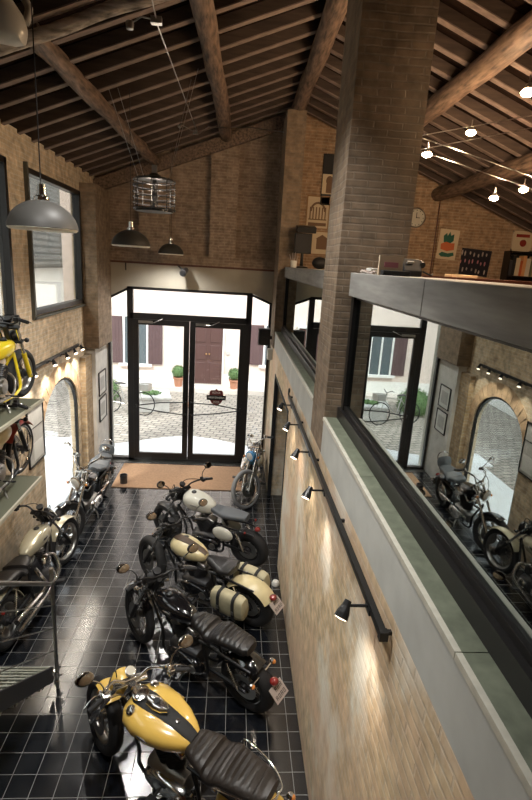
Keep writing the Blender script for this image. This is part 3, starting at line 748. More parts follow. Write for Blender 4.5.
# emblem on the right leaf: shield with a bar across
ex, ez = -.305, 1.50; d2 = bpy.data.objects['door_2']; yq = YB+.012
m = MB(); sh = [(-.13,.10),(-.10,.13),(-.03,.13),(0,.165),(.03,.13),(.10,.13),(.13,.10),(.135,.02),(.12,-.05),(.09,-.10),(0,-.155),(-.09,-.10),(-.12,-.05),(-.135,.02)]
m.prism([(ex+a*1.12,yq,ez+b*1.22) for a,b in sh],(0,.006,0)); em = m.build('emblem', M['logored'], d2, smooth=False)
m = MB(); m.bx(ex-.205,ex+.205,yq-.004,yq+.001,ez-.055,ez+.050); bar = m.build('emblem_bar', M['black'], d2, smooth=False)
def text(body, size, loc, rot, mat, parent=None, name='lettering', ext=.001, sx=1):
    c = bpy.data.curves.new(name,'FONT'); c.body = body; c.size = size; c.align_x = 'CENTER'; c.align_y = 'CENTER'; c.extrude = ext; c.materials.append(mat)
    o = bpy.data.objects.new(name, c); COL.objects.link(o); o.location = loc; o.rotation_euler = rot; o.scale = (sx,1,1)
    if parent: o.parent = parent
    return o
text('HARLEY-DAVIDSON', .062, (ex,yq-.006,ez-.002), (R(90),0,0), M['whiteobj'], d2, sx=.66)
text('MOTOR', .062, (ex,yq-.001,ez+.105), (R(90),0,0), M['whiteobj'], d2, sx=.8)
text('CYCLES', .062, (ex,yq-.001,ez-.105), (R(90),0,0), M['whiteobj'], d2, sx=.6)
# threshold
m = MB(); m.bx(DX0,DX1,YB-.14,YB-.01,0,.012); 
for k in range(40): m.bx(DX0+.02+k*.083,DX0+.06+k*.083,YB-.13,YB-.03,.012,.016)
sobj('trim_4', m, M['steel'], 'steel threshold strip in front of the glass doors')
# ------------------------------------------------------------------ right wall, sill band, openings
m = wall_holes_x(XR,XR+.28,YN,YB,0,2.78,[(6.62,9.0,0,2.36)],None,'')
sobj('wall_right', m, M['brick_right'], 'weathered yellow brick wall carrying the spotlight rail')
for (a,b,lb) in ((YN,4.07,'near'),(4.69,9.6,'far')):
    sobj('wall_band', MB().bx(XR-.003,XR+.28,a,b,2.78,3.08), M['stucco'], 'smooth grey plaster band under the %s mezzanine glazing' % lb)
    m = MB(); ys = [a]; 
    while ys[-1]+1.46 < b: ys.append(ys[-1]+1.46)
    ys.append(b)
    for p,q in zip(ys,ys[1:]): m.bx(XR+.012,XR+.11,p+.002,q-.002,3.08,3.102)
    s = sobj('sill', m, M['sill'], 'green grey stone sill of the %s mezzanine glazing' % lb)
    m = MB()
    for p,q in zip(ys,ys[1:]): m.bx(XR-.012,XR+.012,p+.002,q-.002,3.075,3.103)
    m.build('sill_edge', M['sill_edge'], s)
sobj('column_2', MB().bx(XR-.002,1.34,4.07,4.69,2.78,zroof(1.3)+.25), M['brick_col'], 'tall square brick pillar rising through the mezzanine edge')
sobj('column_3', MB().bx(XR-.03,1.10,9.6,YB,2.78,zroof(.95)-.05), M['brick_col'], 'slim brick pillar at the far right corner of the hall')
# niche behind the doorway in the right wall
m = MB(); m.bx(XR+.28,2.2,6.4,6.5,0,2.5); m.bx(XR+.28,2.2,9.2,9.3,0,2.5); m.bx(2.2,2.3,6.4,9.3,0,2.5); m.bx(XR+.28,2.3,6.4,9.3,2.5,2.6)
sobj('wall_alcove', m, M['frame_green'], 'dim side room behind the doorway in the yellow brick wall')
sobj('floor', MB().bx(XR,2.3,6.4,9.3,-.1,0), M['tiles'], 'black tiles of the side room')
m = MB(); m.bx(XR-.01,XR+.06,6.60,6.65,0,2.40); m.bx(XR-.01,XR+.06,8.97,9.02,0,2.40); m.bx(XR-.01,XR+.06,6.6,9.02,2.36,2.41)
sobj('trim_5', m, M['blackmatt'], 'black edging round the doorway in the right wall')
# fire extinguisher on the far jamb
fe = empty('fire_extinguisher','red cylinder with white label hanging in the doorway of the yellow brick wall','fire extinguisher',(XR+.36,9.10,.95))
m = MB(); m.lathe([(0,0),(.06,0),(.065,.02),(.065,.36),(.05,.42),(.02,.45),(.02,.48),(0,.48)]); m.build('cylinder', M['redpaint'], fe)
m = MB(); m.box((0,0,.50),(.10,.03,.03)); m.tube([(.02,0,.49),(.09,0,.42),(.085,0,.15)],.01,8,smooth=4); m.build('valve', M['black'], fe)
m = MB(); m.lathe([(.066,.16),(.066,.28)],seg=24); m.build('label_band', M['whiteobj'], fe)
# doorstop dome
ds = MB().lathe([(0,0),(.05,0),(.055,.03),(.04,.06),(.0,.075)],(XR-.06,6.15,0)); tag(ds.build('door_stop', M['whiteobj']),'small white dome on the floor against the right wall','door stop')
# mezzanine glazing
def glazing(y0,y1,lb,posts):
    m = MB(); x0,x1 = .925,1.0
    m.bx(x0-.02,x1,y0,y1,3.08,3.20); m.bx(x0+.01,x1+.01,y0,y1,3.20,3.235); m.bx(x0+.02,x1,y0,y1,4.10,4.12)
    for p in posts: m.bx(x0,x1,p-.04,p+.04,3.10,4.12)
    fr = sobj('window_%s' % lb[0], m, FX, 'dark framed mezzanine glazing that mirrors the hall, '+lb[1])
    g = MB(); g.bx(.955,.963,y0+.02,y1-.02,3.2,4.11); g.build('window_pane', M['mirrorglass'], fr)
glazing(YN,4.07,('9','near pane'),(4.0,-1.0)); glazing(4.69,9.6,('10','far pane between the two pillars'),(4.73,9.55))
# ------------------------------------------------------------------ mezzanine
sobj('floor_mezzanine', MB().bx(XR+.2,XE,YN,YB,2.86,3.06), M['redbrown'], 'mezzanine floor deck')
m = MB(); m.prism([(1.0,YB,2.86),(XE,YB,2.86),(XE,YB,zroof(XE)+.32),(.95,YB,7.28),(.8,YB,7.2)],(0,.35,0))
m.bx(4.02,4.56,YB-.06,YB,3.06,5.50)
sobj('wall_back', m, M['brick_loft'], 'warm lit brick wall behind the mezzanine')
m = MB(); m.bx(XE,XE+.2,YN,YB+.3,2.86,zroof(XE)+.28); sobj('wall_right', m, brick('warm brick facing x','x',(.34,.20,.11),(.28,.16,.085),(.36,.26,.16)), 'brick side wall of the mezzanine')
for (a,b,lb) in ((YN+.02,4.05,'near'),(4.71,9.58,'far')):
    m = MB(); ys = [a] 
    step = 1.95; yy = b-1.62 if lb == 'near' else b-2.4
    m.bx(.90,.94,a,yy-.003,4.12,4.30); m.bx(.90,.94,yy+.003,b,4.12,4.30)
    c = m.build('long_counter', M['grey_shelf'], None, bevel=.004)
    tag(c, 'long grey counter edge above the %s mezzanine glazing' % lb, 'counter')
    MB().bx(.94,1.62,a,b,4.262,4.298).build('worktop', M['grey_shelf'], c)
    MB().bx(1.50,1.54,a,b,3.06,4.262).build('back_panel', M['blackmatt'], c)
# ------------------------------------------------------------------ roof
m = MB()
q = .30
m.prism([(XL-.5,YN,zroof(XL-.5)+q),(.95,YN,zroof(.95)+q),(.95,YN,zroof(.95)+q+.05),(XL-.5,YN,zroof(XL-.5)+q+.05)],(0,YB+.4-YN,0))
m.prism([(.95,YN,6.96+q),(XE+.3,YN,zroof(XE+.3)+q),(XE+.3,YN,zroof(XE+.3)+q+.05),(.95,YN,6.96+q+.05)],(0,YB+.4-YN,0))
sobj('ceiling', m, M['boards'], 'dark boarded roof lining')
def raf(x0,x1,y,w=.085,h=.12):
    z0,z1 = zroof(x0),zroof(x1); o = .17
    return MB().prism([(x0,y-w/2,z0+o),(x1,y-w/2,z1+o),(x1,y-w/2,z1+o+h),(x0,y-w/2,z0+o+h)],(0,w,0))
for k in range(-13,13):
    y = 5.26+.45*k
    if y > YB-.1: continue
    for xa,xb in ((XL-.14,.95),(.95,XE)):
        rr = sobj('rafter', raf(xa,xb,y), M['rafter'])
        mm = raf(xa+.02,xb-.02,y,.086,.012); mm.v = [(a,b,c-.011) for a,b,c in mm.v]; mm.build('painted_lit_underside', M['painted_lit_underside'], rr, smooth=False)  # added pale strip under each rafter, painted as its lit underside
def log(name,a,b,r,mat,seed,label):
    rnd = random.Random(seed); a,b = V(a),V(b); n = 16; pts=[]; rr=[]
    for i in range(n+1):
        t = i/n; pts.append(a.lerp(b,t)+V((rnd.uniform(-.012,.012),0,rnd.uniform(-.012,.012)))); rr.append(r*rnd.uniform(.93,1.07))
    m = MB(); m.tube(pts,rr,14,smooth=2); return struct(m.build(name,mat), label)
log('ceiling_beam',(-1.80,4.9,6.08),(-1.60,YB,6.06),.095,M['log'],1,'round log purlin nearest the left windows')
log('ceiling_beam',(-.50,1.0,6.53),(-.28,YB,6.60),.11,M['log'],2,'round log purlin above the cage lamp')
log('ceiling_beam',(.90,0.5,7.0),(.98,YB,7.02),.12,M['log'],3,'ridge log running to the slim corner pillar')
log('ceiling_beam',(2.46,1.0,6.44),(2.48,YB,6.42),.125,M['log'],4,'lit round log beyond the tall pillar')
log('ceiling_beam',(3.90,1.0,5.86),(3.93,YB,5.86),.13,M['log'],5,'lit round log over the mezzanine shelves')
log('ceiling_beam',(XL-.1,4.9,zroof(XL)+.07),(.8,4.9,zroof(.8)+.07),.055,M['log_x'],6,'pale sloping log crossing the roof near the camera')
log('ceiling_beam',(.9,1.6,6.95),(XE,1.6,zroof(XE)+.02),.11,M['log_x'],7,'sloping log over the mezzanine near the camera')
m = MB(); m.prism([(XL,YB-.12,zroof(XL)-.10),(.80,YB-.12,zroof(.80)-.10),(.80,YB-.12,zroof(.8)+.14),(XL,YB-.12,zroof(XL)+.14)],(0,.12,0))
sobj('ceiling_beam', m, M['log'], 'dark sloping beam along the top of the gable wall')
# near end closing wall and stair landing wall behind camera
m = MB(); m.bx(XL-.3,XE+.2,YN-.3,YN,0,8); sobj('wall_front', m, M['redbrown'], 'pale end wall behind the stair')
M['steelgrey'] = pbr('cast grey metal',(.50,.48,.44),.4,metal=.2)
# ------------------------------------------------------------------ outside
sobj('ground', MB().bx(-14,12,YB+.36,30,-.12,-.02), M['cobble'], 'cobbled courtyard outside the entrance')
sobj('ground', MB().bx(-14,XL-.15,-6,YB+.36,-.12,-.02), M['cobble'], 'cobbled lane outside the left wall')
m = MB(); pts = [(-4.4,YB+.36),(1.6,YB+.36),(1.2,11.3),(.3,11.75),(-.4,12.1),(-1.0,12.27),(-1.6,12.1),(-2.3,11.7),(-2.9,11.4),(-3.6,11.9),(-4.4,11.7)]
m.prism([(a,b,-.03) for a,b in pts],(0,0,.04)); sobj('pavement', m, M['apron'], 'white scalloped paving in front of the glass doors')
m = MB(); m.bx(-4.15,XL-.15,-6,YB+.36,-.03,.01); sobj('pavement', m, M['apron'], 'white paving along the left wall')
FY = 17.3
m = MB(); m.bx(-5.6,12,FY,FY+.3,0,9)
sobj('facade', m, M['facade'], 'pale pink rendered house across the courtyard')
m = MB(); m.bx(-5.6,12,FY-.02,FY,0,.55); sobj('trim_6', m, M['facade_white'], 'white plinth of the house across the courtyard')
m = MB(); m.bx(-5.6,12,FY-.55,FY-.02,-.02,.13); sobj('kerb', m, M['kerb'], 'pale stone step along the foot of the house')
hd = empty('house_door','brown panelled double door in the pale house across the courtyard','door',(-.84,FY-.02,.2))
m = MB(); m.bx(-.50,.50,-.04,.0,0,2.10); m.build('door_leaf', M['housedoor'], hd)
for s in (-1,1):
    for z0,z1 in ((.12,.75),(.85,1.35),(1.45,1.98)):
        m = MB(); m.bx(s*.25-.17,s*.25+.17,-.06,-.04,z0,z1); m.build('door_panel', M['housedoor'], hd, bevel=.012)
m = MB(); m.ball((.05,-.08,1.05),.03,12); m.ball((-.05,-.08,1.05),.03,12); m.build('door_knob', M['gold'], hd)
m = MB(); m.bx(-.56,.56,-.09,-.0,2.1,2.18); m.bx(-.56,-.50,-.05,0,0,2.1); m.bx(.50,.56,-.05,0,0,2.1); m.build('door_frame', M['facade_white'], hd)
tag(MB().bx(-.72,-.18,16.2,16.5,-.02,.02).build('door_mat', M['tan']),'small tan mat lying before the brown house door','mat')
def hwin(xc,z0,z1,label):
    w = empty('house_window',label,'window',(xc,FY-.02,z0)); h = z1-z0
    MB().bx(-.36,.36,-.01,.0,0,h).build('pane', M['houseglass'], w)
    m = MB(); m.bx(-.42,-.36,-.04,.0,0,h); m.bx(.36,.42,-.04,0,0,h); m.bx(-.42,.42,-.04,0,h,h+.06); m.bx(-.03,.03,-.03,0,0,h); m.build('window_frame', M['facade_white'], w)
    MB().bx(-.55,.55,-.12,0,-.09,-.0).build('window_sill', M['facade_white'], w)
    for s in (-1,1):
        m = MB(); m.bx(s*.66-.23,s*.66+.23,-.05,-.01,0,h)
        for k in range(4): m.bx(s*.66-.22+.115*k+.02,s*.66-.22+.115*k+.095,-.062,-.05,.05,h-.05)
        m.build('shutter', M['shutter'], w)
hwin(-3.28,.80,2.38,'window with mauve brown shutters left of the house door')
hwin(1.48,.95,2.32,'window with mauve brown shutters right of the house door')
hwin(5.6,.8,2.38,'window with mauve brown shutters far right on the house')
MB2 = MB().box((-.15,FY-.03,1.30),(.12,.03,.10)); tag(MB2.build('bell_plate', M['stone']),'small grey bell plate right of the brown house door','plate')
m = MB(); m.tube([(-1.95,FY-.02,2.25),(-1.95,FY-.12,2.28)],.015,8); m.lathe([(.0,.0),(.09,.0),(.05,.07),(.0,.08)],(-1.95,FY-.14,2.24)); tag(m.build('wall_lamp', M['terracotta']),'small terracotta wall lamp high on the house wall','lamp')
rnd = random.Random(3)
def bush(c, r, n, name, mat, parent=None):
    m = MB()
    for k in range(n):
        a = rnd.uniform(0,2*math.pi); ph = math.acos(rnd.uniform(-.7,1)); d = V((math.sin(ph)*math.cos(a),math.sin(ph)*math.sin(a),math.cos(ph)))
        p = V(c)+V((d.x*r[0],d.y*r[1],d.z*r[2]))*rnd.uniform(.85,1.02); s = .035*rnd.uniform(.7,1.3)
        t = d.cross(V((rnd.uniform(-1,1),rnd.uniform(-1,1),rnd.uniform(-1,1)))).normalized(); b = (d+V((rnd.uniform(-.5,.5),)*3)).normalized()
        m.add([p-t*s*.5,p+b*s,p+t*s*.5,p-b*s*.3],[(0,1,2,3)])
    m.ball(c,tuple(x*.86 for x in r),14)
    return m.build(name, mat, parent, smooth=False)
for x,lb in ((-1.80,'clipped box ball in terracotta pot left of the house door'),(.10,'clipped box ball in terracotta pot right of the house door')):
    p = empty('potted_shrub',lb,'plant',(x,16.98,.13),group='potted box balls by the house door')
    m = MB(); m.lathe([(0,0),(.12,0),(.16,.27),(.185,.27),(.185,.32),(.15,.32),(.14,.29),(0,.29)]); m.build('pot', M['terracotta'], p)
    bush((0,0,.50),(.22,.22,.22),350,'foliage',M['leaf'],p)
pl = empty('stone_planter','pale stone trough with low plants beside the bicycle','planter',(-2.35,14.7,-.02),(0,0,R(12)))
m = MB(); m.bx(-.5,.5,-.45,.45,0,.38); m.bx(-.55,.55,-.5,.5,.38,.46); m.build('trough', M['stone'], pl, bevel=.02)
bush((0,0,.46),(.30,.26,.06),300,'foliage',M['leaf'],pl)
tag(bush((-3.95,15.3,.32),(.55,.6,.5),1200,'bush',M['leaf']),'loose green bush left of the stone trough','bush')
tag(MB().box((-1.32,15.0,.05),(.26,.18,.12)).build('brick_block', M['terracotta'],bevel=.01),'loose red brick lying on the cobbles','brick')
# bicycle
bi = empty('bicycle','grey bicycle with a basket leaning near the stone trough','bicycle',(-2.95,14.05,-.02),(R(-6),0,R(-12)))
for x,nm in ((-.5,'rear_wheel'),(.5,'front_wheel')):
    m = MB(); pts=[(x+.33*math.cos(2*math.pi*k/28),0,.33+.33*math.sin(2*math.pi*k/28)) for k in range(28)]; m.tube(pts,.016,8,closed=True); w = m.build(nm, M['rubber'], bi)
    m = MB()
    for k in range(16): m.tube([(x,0,.33),(x+.32*math.cos(2*math.pi*k/16),0,.33+.32*math.sin(2*math.pi*k/16))],.002,4)
    m.build('spokes', M['steel'], w)
m = MB(); 
for a,b in (((-.5,0,.33),(-.05,0,.28)),((-.05,0,.28),(-.2,0,.8)),((-.05,0,.28),(.35,0,.72)),((-.18,0,.74),(.33,0,.80)),((.30,0,.88),(.5,0,.33)),((-.5,0,.33),(-.18,0,.74))): m.tube([a,b],.014,8)
m.build('frame', M['steel'], bi)
m = MB(); m.tube([(.22,-.27,1.0),(.28,-.2,1.02),(.30,0,.95),(.28,.2,1.02),(.22,.27,1.0)],.012,8,smooth=3); m.tube([(.30,0,.86),(.30,0,.96)],.014,8); m.build('handlebar', M['black'], bi)
m = MB(); m.loft([(-.33,.86,.09,.03,.03),(-.22,.87,.08,.03,.03),(-.05,.86,.02,.02,.02)],12); m.build('saddle', M['leather'], bi)
m = MB(); m.bx(.40,.68,-.16,.16,.72,.92); m.build('basket', M['steel'], bi, bevel=.01)
# lane house seen through the high windows
sobj('facade', MB().bx(-7.6,-7.3,-6,44,0,3.85), M['facade_white'], 'white wall of the neighbouring house across the lane')
m = MB(); m.prism([(-7.0,-6,3.72),(-13.5,-6,12.6),(-13.5,-6,12.75),(-7.0,-6,3.85)],(0,50,0)); sobj('roof', m, M['rooftile'], 'grey tiled roof of the neighbouring house across the lane')
# ------------------------------------------------------------------ stairs (left, foreground)
XS = -1.66; YS = 4.31; sl = .705
st = empty('steel_stair','steel stair with grating treads and wire railing in the left foreground','stairs',(XS,YS,0))
m = MB()
for x in (-.012, XL+.10-XS):
    m.prism([(x-.012,0,.30),(x-.012,0,.12),(x-.012,-4.2,.12+4.2*sl),(x-.012,-4.2,.33+4.2*sl)],(.024,0,0))
m.build('stringer', M['darksteel'], st, smooth=False)
for k in range(15):
    z = .305+k*.19; y = -.004-k*.27
    m = MB(); w0 = XL+.125-XS
    m.bx(w0,-.026,y-.27,y-.262,z-.035,z); m.bx(w0,-.026,y-.012,y,z-.035,z)
    for j in range(6): m.bx(w0,-.026,y-.050-.036*j,y-.032-.036*j,z-.02,z-.001)
    for j in range(18): m.bx(w0+.02+(j*.055),w0+.026+(j*.055),y-.26,y-.01,z-.03,z-.008)
    m.build('tread', M['grate'], st, smooth=False)
px = .02
for k in range(4):
    y = .05-1.4*k; z = 0 if k == 0 else -y*sl+.12
    m = MB(); m.tube([(px,y,z),(px,y,1.25-y*sl if k else 1.25)],.019,8); po = m.build('post', M['steel'], st)
    m = MB()
    for dz in (.12,.22):
        for dy in (-.04,.04): m.cyl((px-.01,y+dy,z+dz),(px+.03,y+dy,z+dz),.012,seg=8)
    m.box((px-.005,y,z+.17),(.012,.12,.16)); m.build('bolts', M['chrome'], po)
m = MB(); m.tube([(px,.05,1.40),(px,.04,1.27),(px,-.0,1.26),(px,-4.2,1.26+4.2*sl)],.020,10); m.build('handrail', M['steel'], st)
for h in (.98,.72,.46):
    m = MB(); m.tube([(px,.05,h),(px,-4.2,h+4.25*sl)],.006,6); m.build('railing_wire', M['steel'], st)
# ------------------------------------------------------------------ wall shelves
def wshelf(z, y1, xe, label):
    s = MB().bx(XL,xe-.01,1.2,y1,z-.02,z).build('wall_shelf', M['mesh'], None); tag(s,label,'shelf',None)
    MB().bx(xe-.01,xe+.012,1.2,y1,z-.03,z+.006).build('shelf_edge', M['shelf_edge'], s)
    MB().bx(XL,xe,y1-.012,y1,z-.03,z-.0).build('shelf_edge', M['shelf_edge'], s)
    for y in (1.4,3.5,y1-.25):
        m = MB(); m.prism([(XL,y,z-.02),(xe-.05,y,z-.02),(XL,y,z-.35)],(0,.012,0)); m.build('bracket', M['black'], s, smooth=False)
wshelf(2.65,5.85,-2.19,'upper wall shelf with pale edge under the yellow motorcycle')
wshelf(1.75,5.68,-2.19,'lower wall shelf with pale edge under the old red motorcycle')
# ------------------------------------------------------------------ motorcycles
moto('white roadster motorcycle with grey seat, furthest of the four parked diagonally',(-.25,6.98,0),151,lean=-8,steer=-14,wb=1.46,Rf=.31,Rr=.31,tf=.12,tr=.17,rake=27,Lf=.80,
     tank=(.34,-.18,.90,.165,.16),tankmat='white',seat=(-.12,-.72,.80,.13,'greyleather',0,0),bars=(.47,.04,.08),fend='black',ffend=(60,130),rfend=None,wstyle='cast',
     headlamp=('black',.10),signals='black',side='white',plate=False)
moto('cream bobber motorcycle with saddlebags and solo black seat',(-.29,5.83,0),145.5,lean=-8,steer=-20,wb=1.62,Rf=.32,Rr=.32,tf=.13,tr=.17,rake=32,Lf=.82,
     tank=(.36,-.17,.80,.160,.125),tankmat='cream',seat=(-.20,-.62,.70,.15,'leather',0,1),bars=(.38,.08,.16),fend='cream',ffend=None,rfend=(15,150),bags='canvas',console='strap',signals='none',mirror=True,wstyle='spoke')
moto('glossy black motorcycle with long ribbed seat and red tail lamp',(-.30,4.64,0),141.5,lean=-8,steer=-20,wb=1.58,Rf=.34,Rr=.32,tf=.10,tr=.15,rake=30,Lf=.82,
     tank=(.38,-.14,.82,.145,.13),tankmat='gloss',seat=(-.13,-.86,.74,.15,'leather',.018,2),bars=(.40,.04,.06),fend='gloss',ffend=(60,140),rfend=(20,120),signals='chrome',wstyle='spoke')
moto('yellow cruiser motorcycle with chrome gauges on its tank, nearest in the row',(-.31,3.30,0),145,lean=-8,steer=-24,wb=1.64,Rf=.33,Rr=.32,tf=.13,tr=.16,rake=32,Lf=.84,
     tank=(.37,-.27,.85,.225,.13),tankmat='yellow',seat=(-.22,-.95,.74,.175,'brownleather',.018,2),bars=(.42,.06,.14),barmat='chrome',fend='yellow',ffend=(85,122),rfend=(20,120),console='blackmatt',
     headlamp=('yellow',.10),signals='chrome',mirmat='chrome',rail=True,metal='chrome',rim='steel')
moto('light blue motorcycle with chrome spoked front wheel beside the entrance',(.40,9.18,0),-98,lean=-8,steer=-42,wb=1.42,Rf=.36,Rr=.31,tf=.08,tr=.12,rake=28,Lf=.80,
     tank=(.34,-.12,.84,.10,.10),tankmat='blue',seat=(-.12,-.6,.74,.12,'leather',0,0),bars=(.34,.14,.12),barmat='chrome',fend='blue',ffend=None,rfend=(30,140),headlamp=('blue',.09),metal='chrome',rim='chrome',pipe='chrome',mirror=False,mirmat='chrome',side='white',tyref='greytyre')
moto('chrome cruiser motorcycle with grey backrest in front of the arch window',(-2.38,7.92,0),-94,lean=-8,steer=-28,wb=1.60,Rf=.33,Rr=.31,tf=.13,tr=.16,rake=31,Lf=.82,
     tank=(.36,-.2,.82,.15,.12),tankmat='gloss',seat=(-.18,-.85,.76,.17,'greyleather',0,2),bars=(.40,.16,.18),barmat='chrome',fend='gloss',ffend=(65,125),metal='chrome',rim='chrome',pipe='chrome',back='greyleather',mirmat='chrome',headlamp=('chrome',.10))
moto('champagne softail motorcycle with black seat standing behind the stair railing',(-2.30,5.78,0),85,lean=-9,steer=-12,wb=1.66,Rf=.34,Rr=.32,tf=.10,tr=.16,rake=34,Lf=.84,
     tank=(.40,-.20,.80,.15,.12),tankmat='champagne',seat=(-.18,-.90,.66,.17,'leather',0,2),bars=(.36,.08,.14),fend='champagne',ffend=(45,150),rfend=(15,160),pipe='chrome',wstyle='spoke',rim='steel',mirror=False,signals='black')
moto('small bright yellow motorcycle on the upper wall shelf',(-2.44,5.34,2.65),90,lean=0,steer=-6,wb=1.14,Rf=.285,Rr=.28,tf=.12,tr=.11,rake=26,Lf=.66,
     tank=(.32,-.12,.66,.10,.10),tankmat='brightyellow',seat=(-.1,-.55,.62,.10,'leather',0,0),bars=(.30,.06,.06),fend='brightyellow',ffend=None,rfend=(30,150),metal='darksteel',rim='steel',pipe='steel',mirror=False,signals='none',plate=False,headlamp=('black',.07),cover='yellowframe',eng='small')
moto('old red and cream motorcycle on the lower wall shelf',(-2.45,5.16,1.75),90,lean=0,steer=-4,wb=1.22,Rf=.31,Rr=.30,tf=.055,tr=.06,rake=27,Lf=.66,
     tank=(.30,-.14,.66,.09,.11),tankmat='cream',seat=(-.12,-.55,.64,.09,'brownleather',0,0),bars=(.30,.04,.06),fend='redpaint',ffend=(40,150),rfend=(20,160),metal='darksteel',rim='chrome',pipe='steel',mirror=False,signals='none',plate=False,headlamp=('chrome',.07),eng='small')
tag(MB().box((-2.28,4.42,1.796),(.14,.3,.09)).build('toolbox', M['redpaint'],bevel=.01),'flat red box lying on the lower wall shelf','box')
# ------------------------------------------------------------------ floor things
tag(MB().bx(-2.22,.36,9.13,10.33,0,.015).build('door_mat', M['mat']),'large tan coir mat inside the glass entrance','mat')
cu = MB().lathe([(0,0),(.065,0),(.07,.02),(.075,.19),(.065,.19),(.06,.03),(0,.03)],(-2.02,9.32,.0)); tag(cu.build('floor_pot', M['darksteel']),'small dark metal pot on the corner of the tan mat','pot')
# ------------------------------------------------------------------ track lights
def track(label, x, ya, yb, z, ys, sd, armlen=.13, hk=.04):
    t = empty('track_light',label,'track light',(x,ya,z))
    m = MB(); m.bx(-.016,.016,0,yb-ya,-.02,.02); m.bx(-.02,.02,-.015,.02,-.024,.024)
    for k in range(5): m.bx(0,sd*-.06,(yb-ya)*k/4-.01+(.02 if k==0 else -.02 if k==4 else 0),(yb-ya)*k/4+.01+(.02 if k==0 else -.02 if k==4 else 0),-.01,.01)
    m.build('rail', M['black'], t)
    for y in ys:
        m = MB(); y -= ya
        m.tube([(sd*.02,y,0),(sd*armlen,y,-.0)],.008,8); m.bx(-.022,.022,y-.04,y+.04,-.03,-.0)
        a = V((sd*armlen,y,0)); d = V((sd*.45,-.45,-.8)).normalized()
        s = m.build('spotlight_arm', M['black'], t)
        m = MB(); m.lathe([(0,-.03),(.018,-.028),(.022,.0),(.033,.035),(.037,.065),(.032,.065)], a, d, 12); s2 = m.build('spotlight_head', M['black'], s, smooth=False)
        m = MB(); m.lathe([(0,.055),(.033,.055),(.030,.068),(0,.072)], a, d, 14); m.build('spotlight_lens', M['spotlens'], s)
    return t
tr = track('black rail with five spotlights along the yellow brick wall',.755,1.95,6.30,2.69,(2.16,3.50,4.31,5.12,5.89),-1)
m = MB(); pts=[]
for k in range(16): a = -math.pi/2+k*.32; pts.append((-.0-.0*k, 4.35+.09+.05*math.cos(a)*(1-k*.035)-.06, .06+.055*math.sin(a)*(1-k*.035)))
m.tube(pts,.010,8); m.build('curl', M['black'], tr)
track('black rail with five spotlights on the left wall above the arch window',-2.715,6.30,9.05,2.76,(6.75,7.5,8.08,8.5,8.88),1,.10)
# ------------------------------------------------------------------ pendants
def pendant(x,y,z,Rd,label,ztop):
    p = empty('pendant_lamp',label,'lamp',(x,y,z),group=None)
    prof = [(.03,.50*Rd*2)]; pr=[]
    for k in range(13):
        a = k/12*math.pi/2; pr.append((Rd*math.sin(a)*.98+.002*k, Rd*.86*math.cos(a)**1.0))
    pr.append((Rd*1.03,-.012)); inner = [(r-.006,h-.004) for r,h in reversed(pr[:-1])]
    m = MB(); m.lathe(pr,seg=40); sh = m.build('lamp_shade', M['shade'], p)
    m = MB(); m.lathe([(r*.985,h-.006) for r,h in pr],seg=40); m.build('shade_lining', M['shadein'], sh)
    m = MB(); m.lathe([(.0,Rd*.86+.10),(.028,Rd*.86+.10),(.03,Rd*.86+.03),(.05,Rd*.86+.02),(.05,Rd*.86-.02),(.0,Rd*.86-.02)],seg=20); m.build('lamp_holder', M['chrome'], p)
    m = MB(); m.tube([(0,0,Rd*.86+.09),(0,0,ztop-z)],.004,6); m.build('cord', M['black'], p)
    m = MB(); m.ball((0,0,.05),(.035,.035,.045),14); m.build('bulb', pbr('frosted bulb',(.9,.85,.7),.4,emit=(1,.85,.6),estr=3), p)
pendant(-1.36,3.82,4.475,.215,'large grey dome pendant hanging in front of the left windows',zroof(-1.36)+.17)
pendant(-1.35,6.85,4.455,.222,'middle grey dome pendant left of the gable wall pilaster',zroof(-1.35)+.17)
pendant(-1.22,9.9,4.41,.215,'smallest looking grey dome pendant, furthest from the camera',zroof(-1.22)+.17)
# cage lamp of rings
cg = empty('cage_lamp','round black cage lamp made of stacked rings hanging on wires','lamp',(-1.08,7.0,4.90))
def ringpts(r,z,n=32): return [(r*math.cos(2*math.pi*k/n),r*math.sin(2*math.pi*k/n),z) for k in range(n)]
for i in range(6):
    m = MB(); m.tube(ringpts(.265,.02+.068*i),.007,6,closed=True); m.build('ring', M['darksteel'], cg)
m = MB()
for k in range(8):
    a = 2*math.pi*k/8; m.tube([(.255*math.cos(a),.255*math.sin(a),.0),(.255*math.cos(a),.255*math.sin(a),.38)],.007,6)
m.build('upright_bars', M['black'], cg)
m = MB(); m.lathe([(0,.37),(.24,.37),(.245,.385),(.10,.41),(.04,.45),(0,.45)]); m.lathe([(0,-.01),(.24,-.01),(.24,.015),(0,.015)]); m.cyl((0,0,0),(0,0,.38),.028); m.build('lamp_body', M['black'], cg)
m = MB(); m.box((0,0,.50),(.06,.06,.09)); m.build('ceiling_plug', M['steel'], cg)
m = MB()
for a,q in (((-.2,.0,.38),(-.52,-.2,1.35)),((-.14,.1,.38),(-.42,-.1,1.35)),((.16,.1,.38),(.42,.2,1.60)),((.2,-.1,.38),(.52,.0,1.66))): m.tube([a,q],.004,5)
m.build('wire', M['steel'], cg)
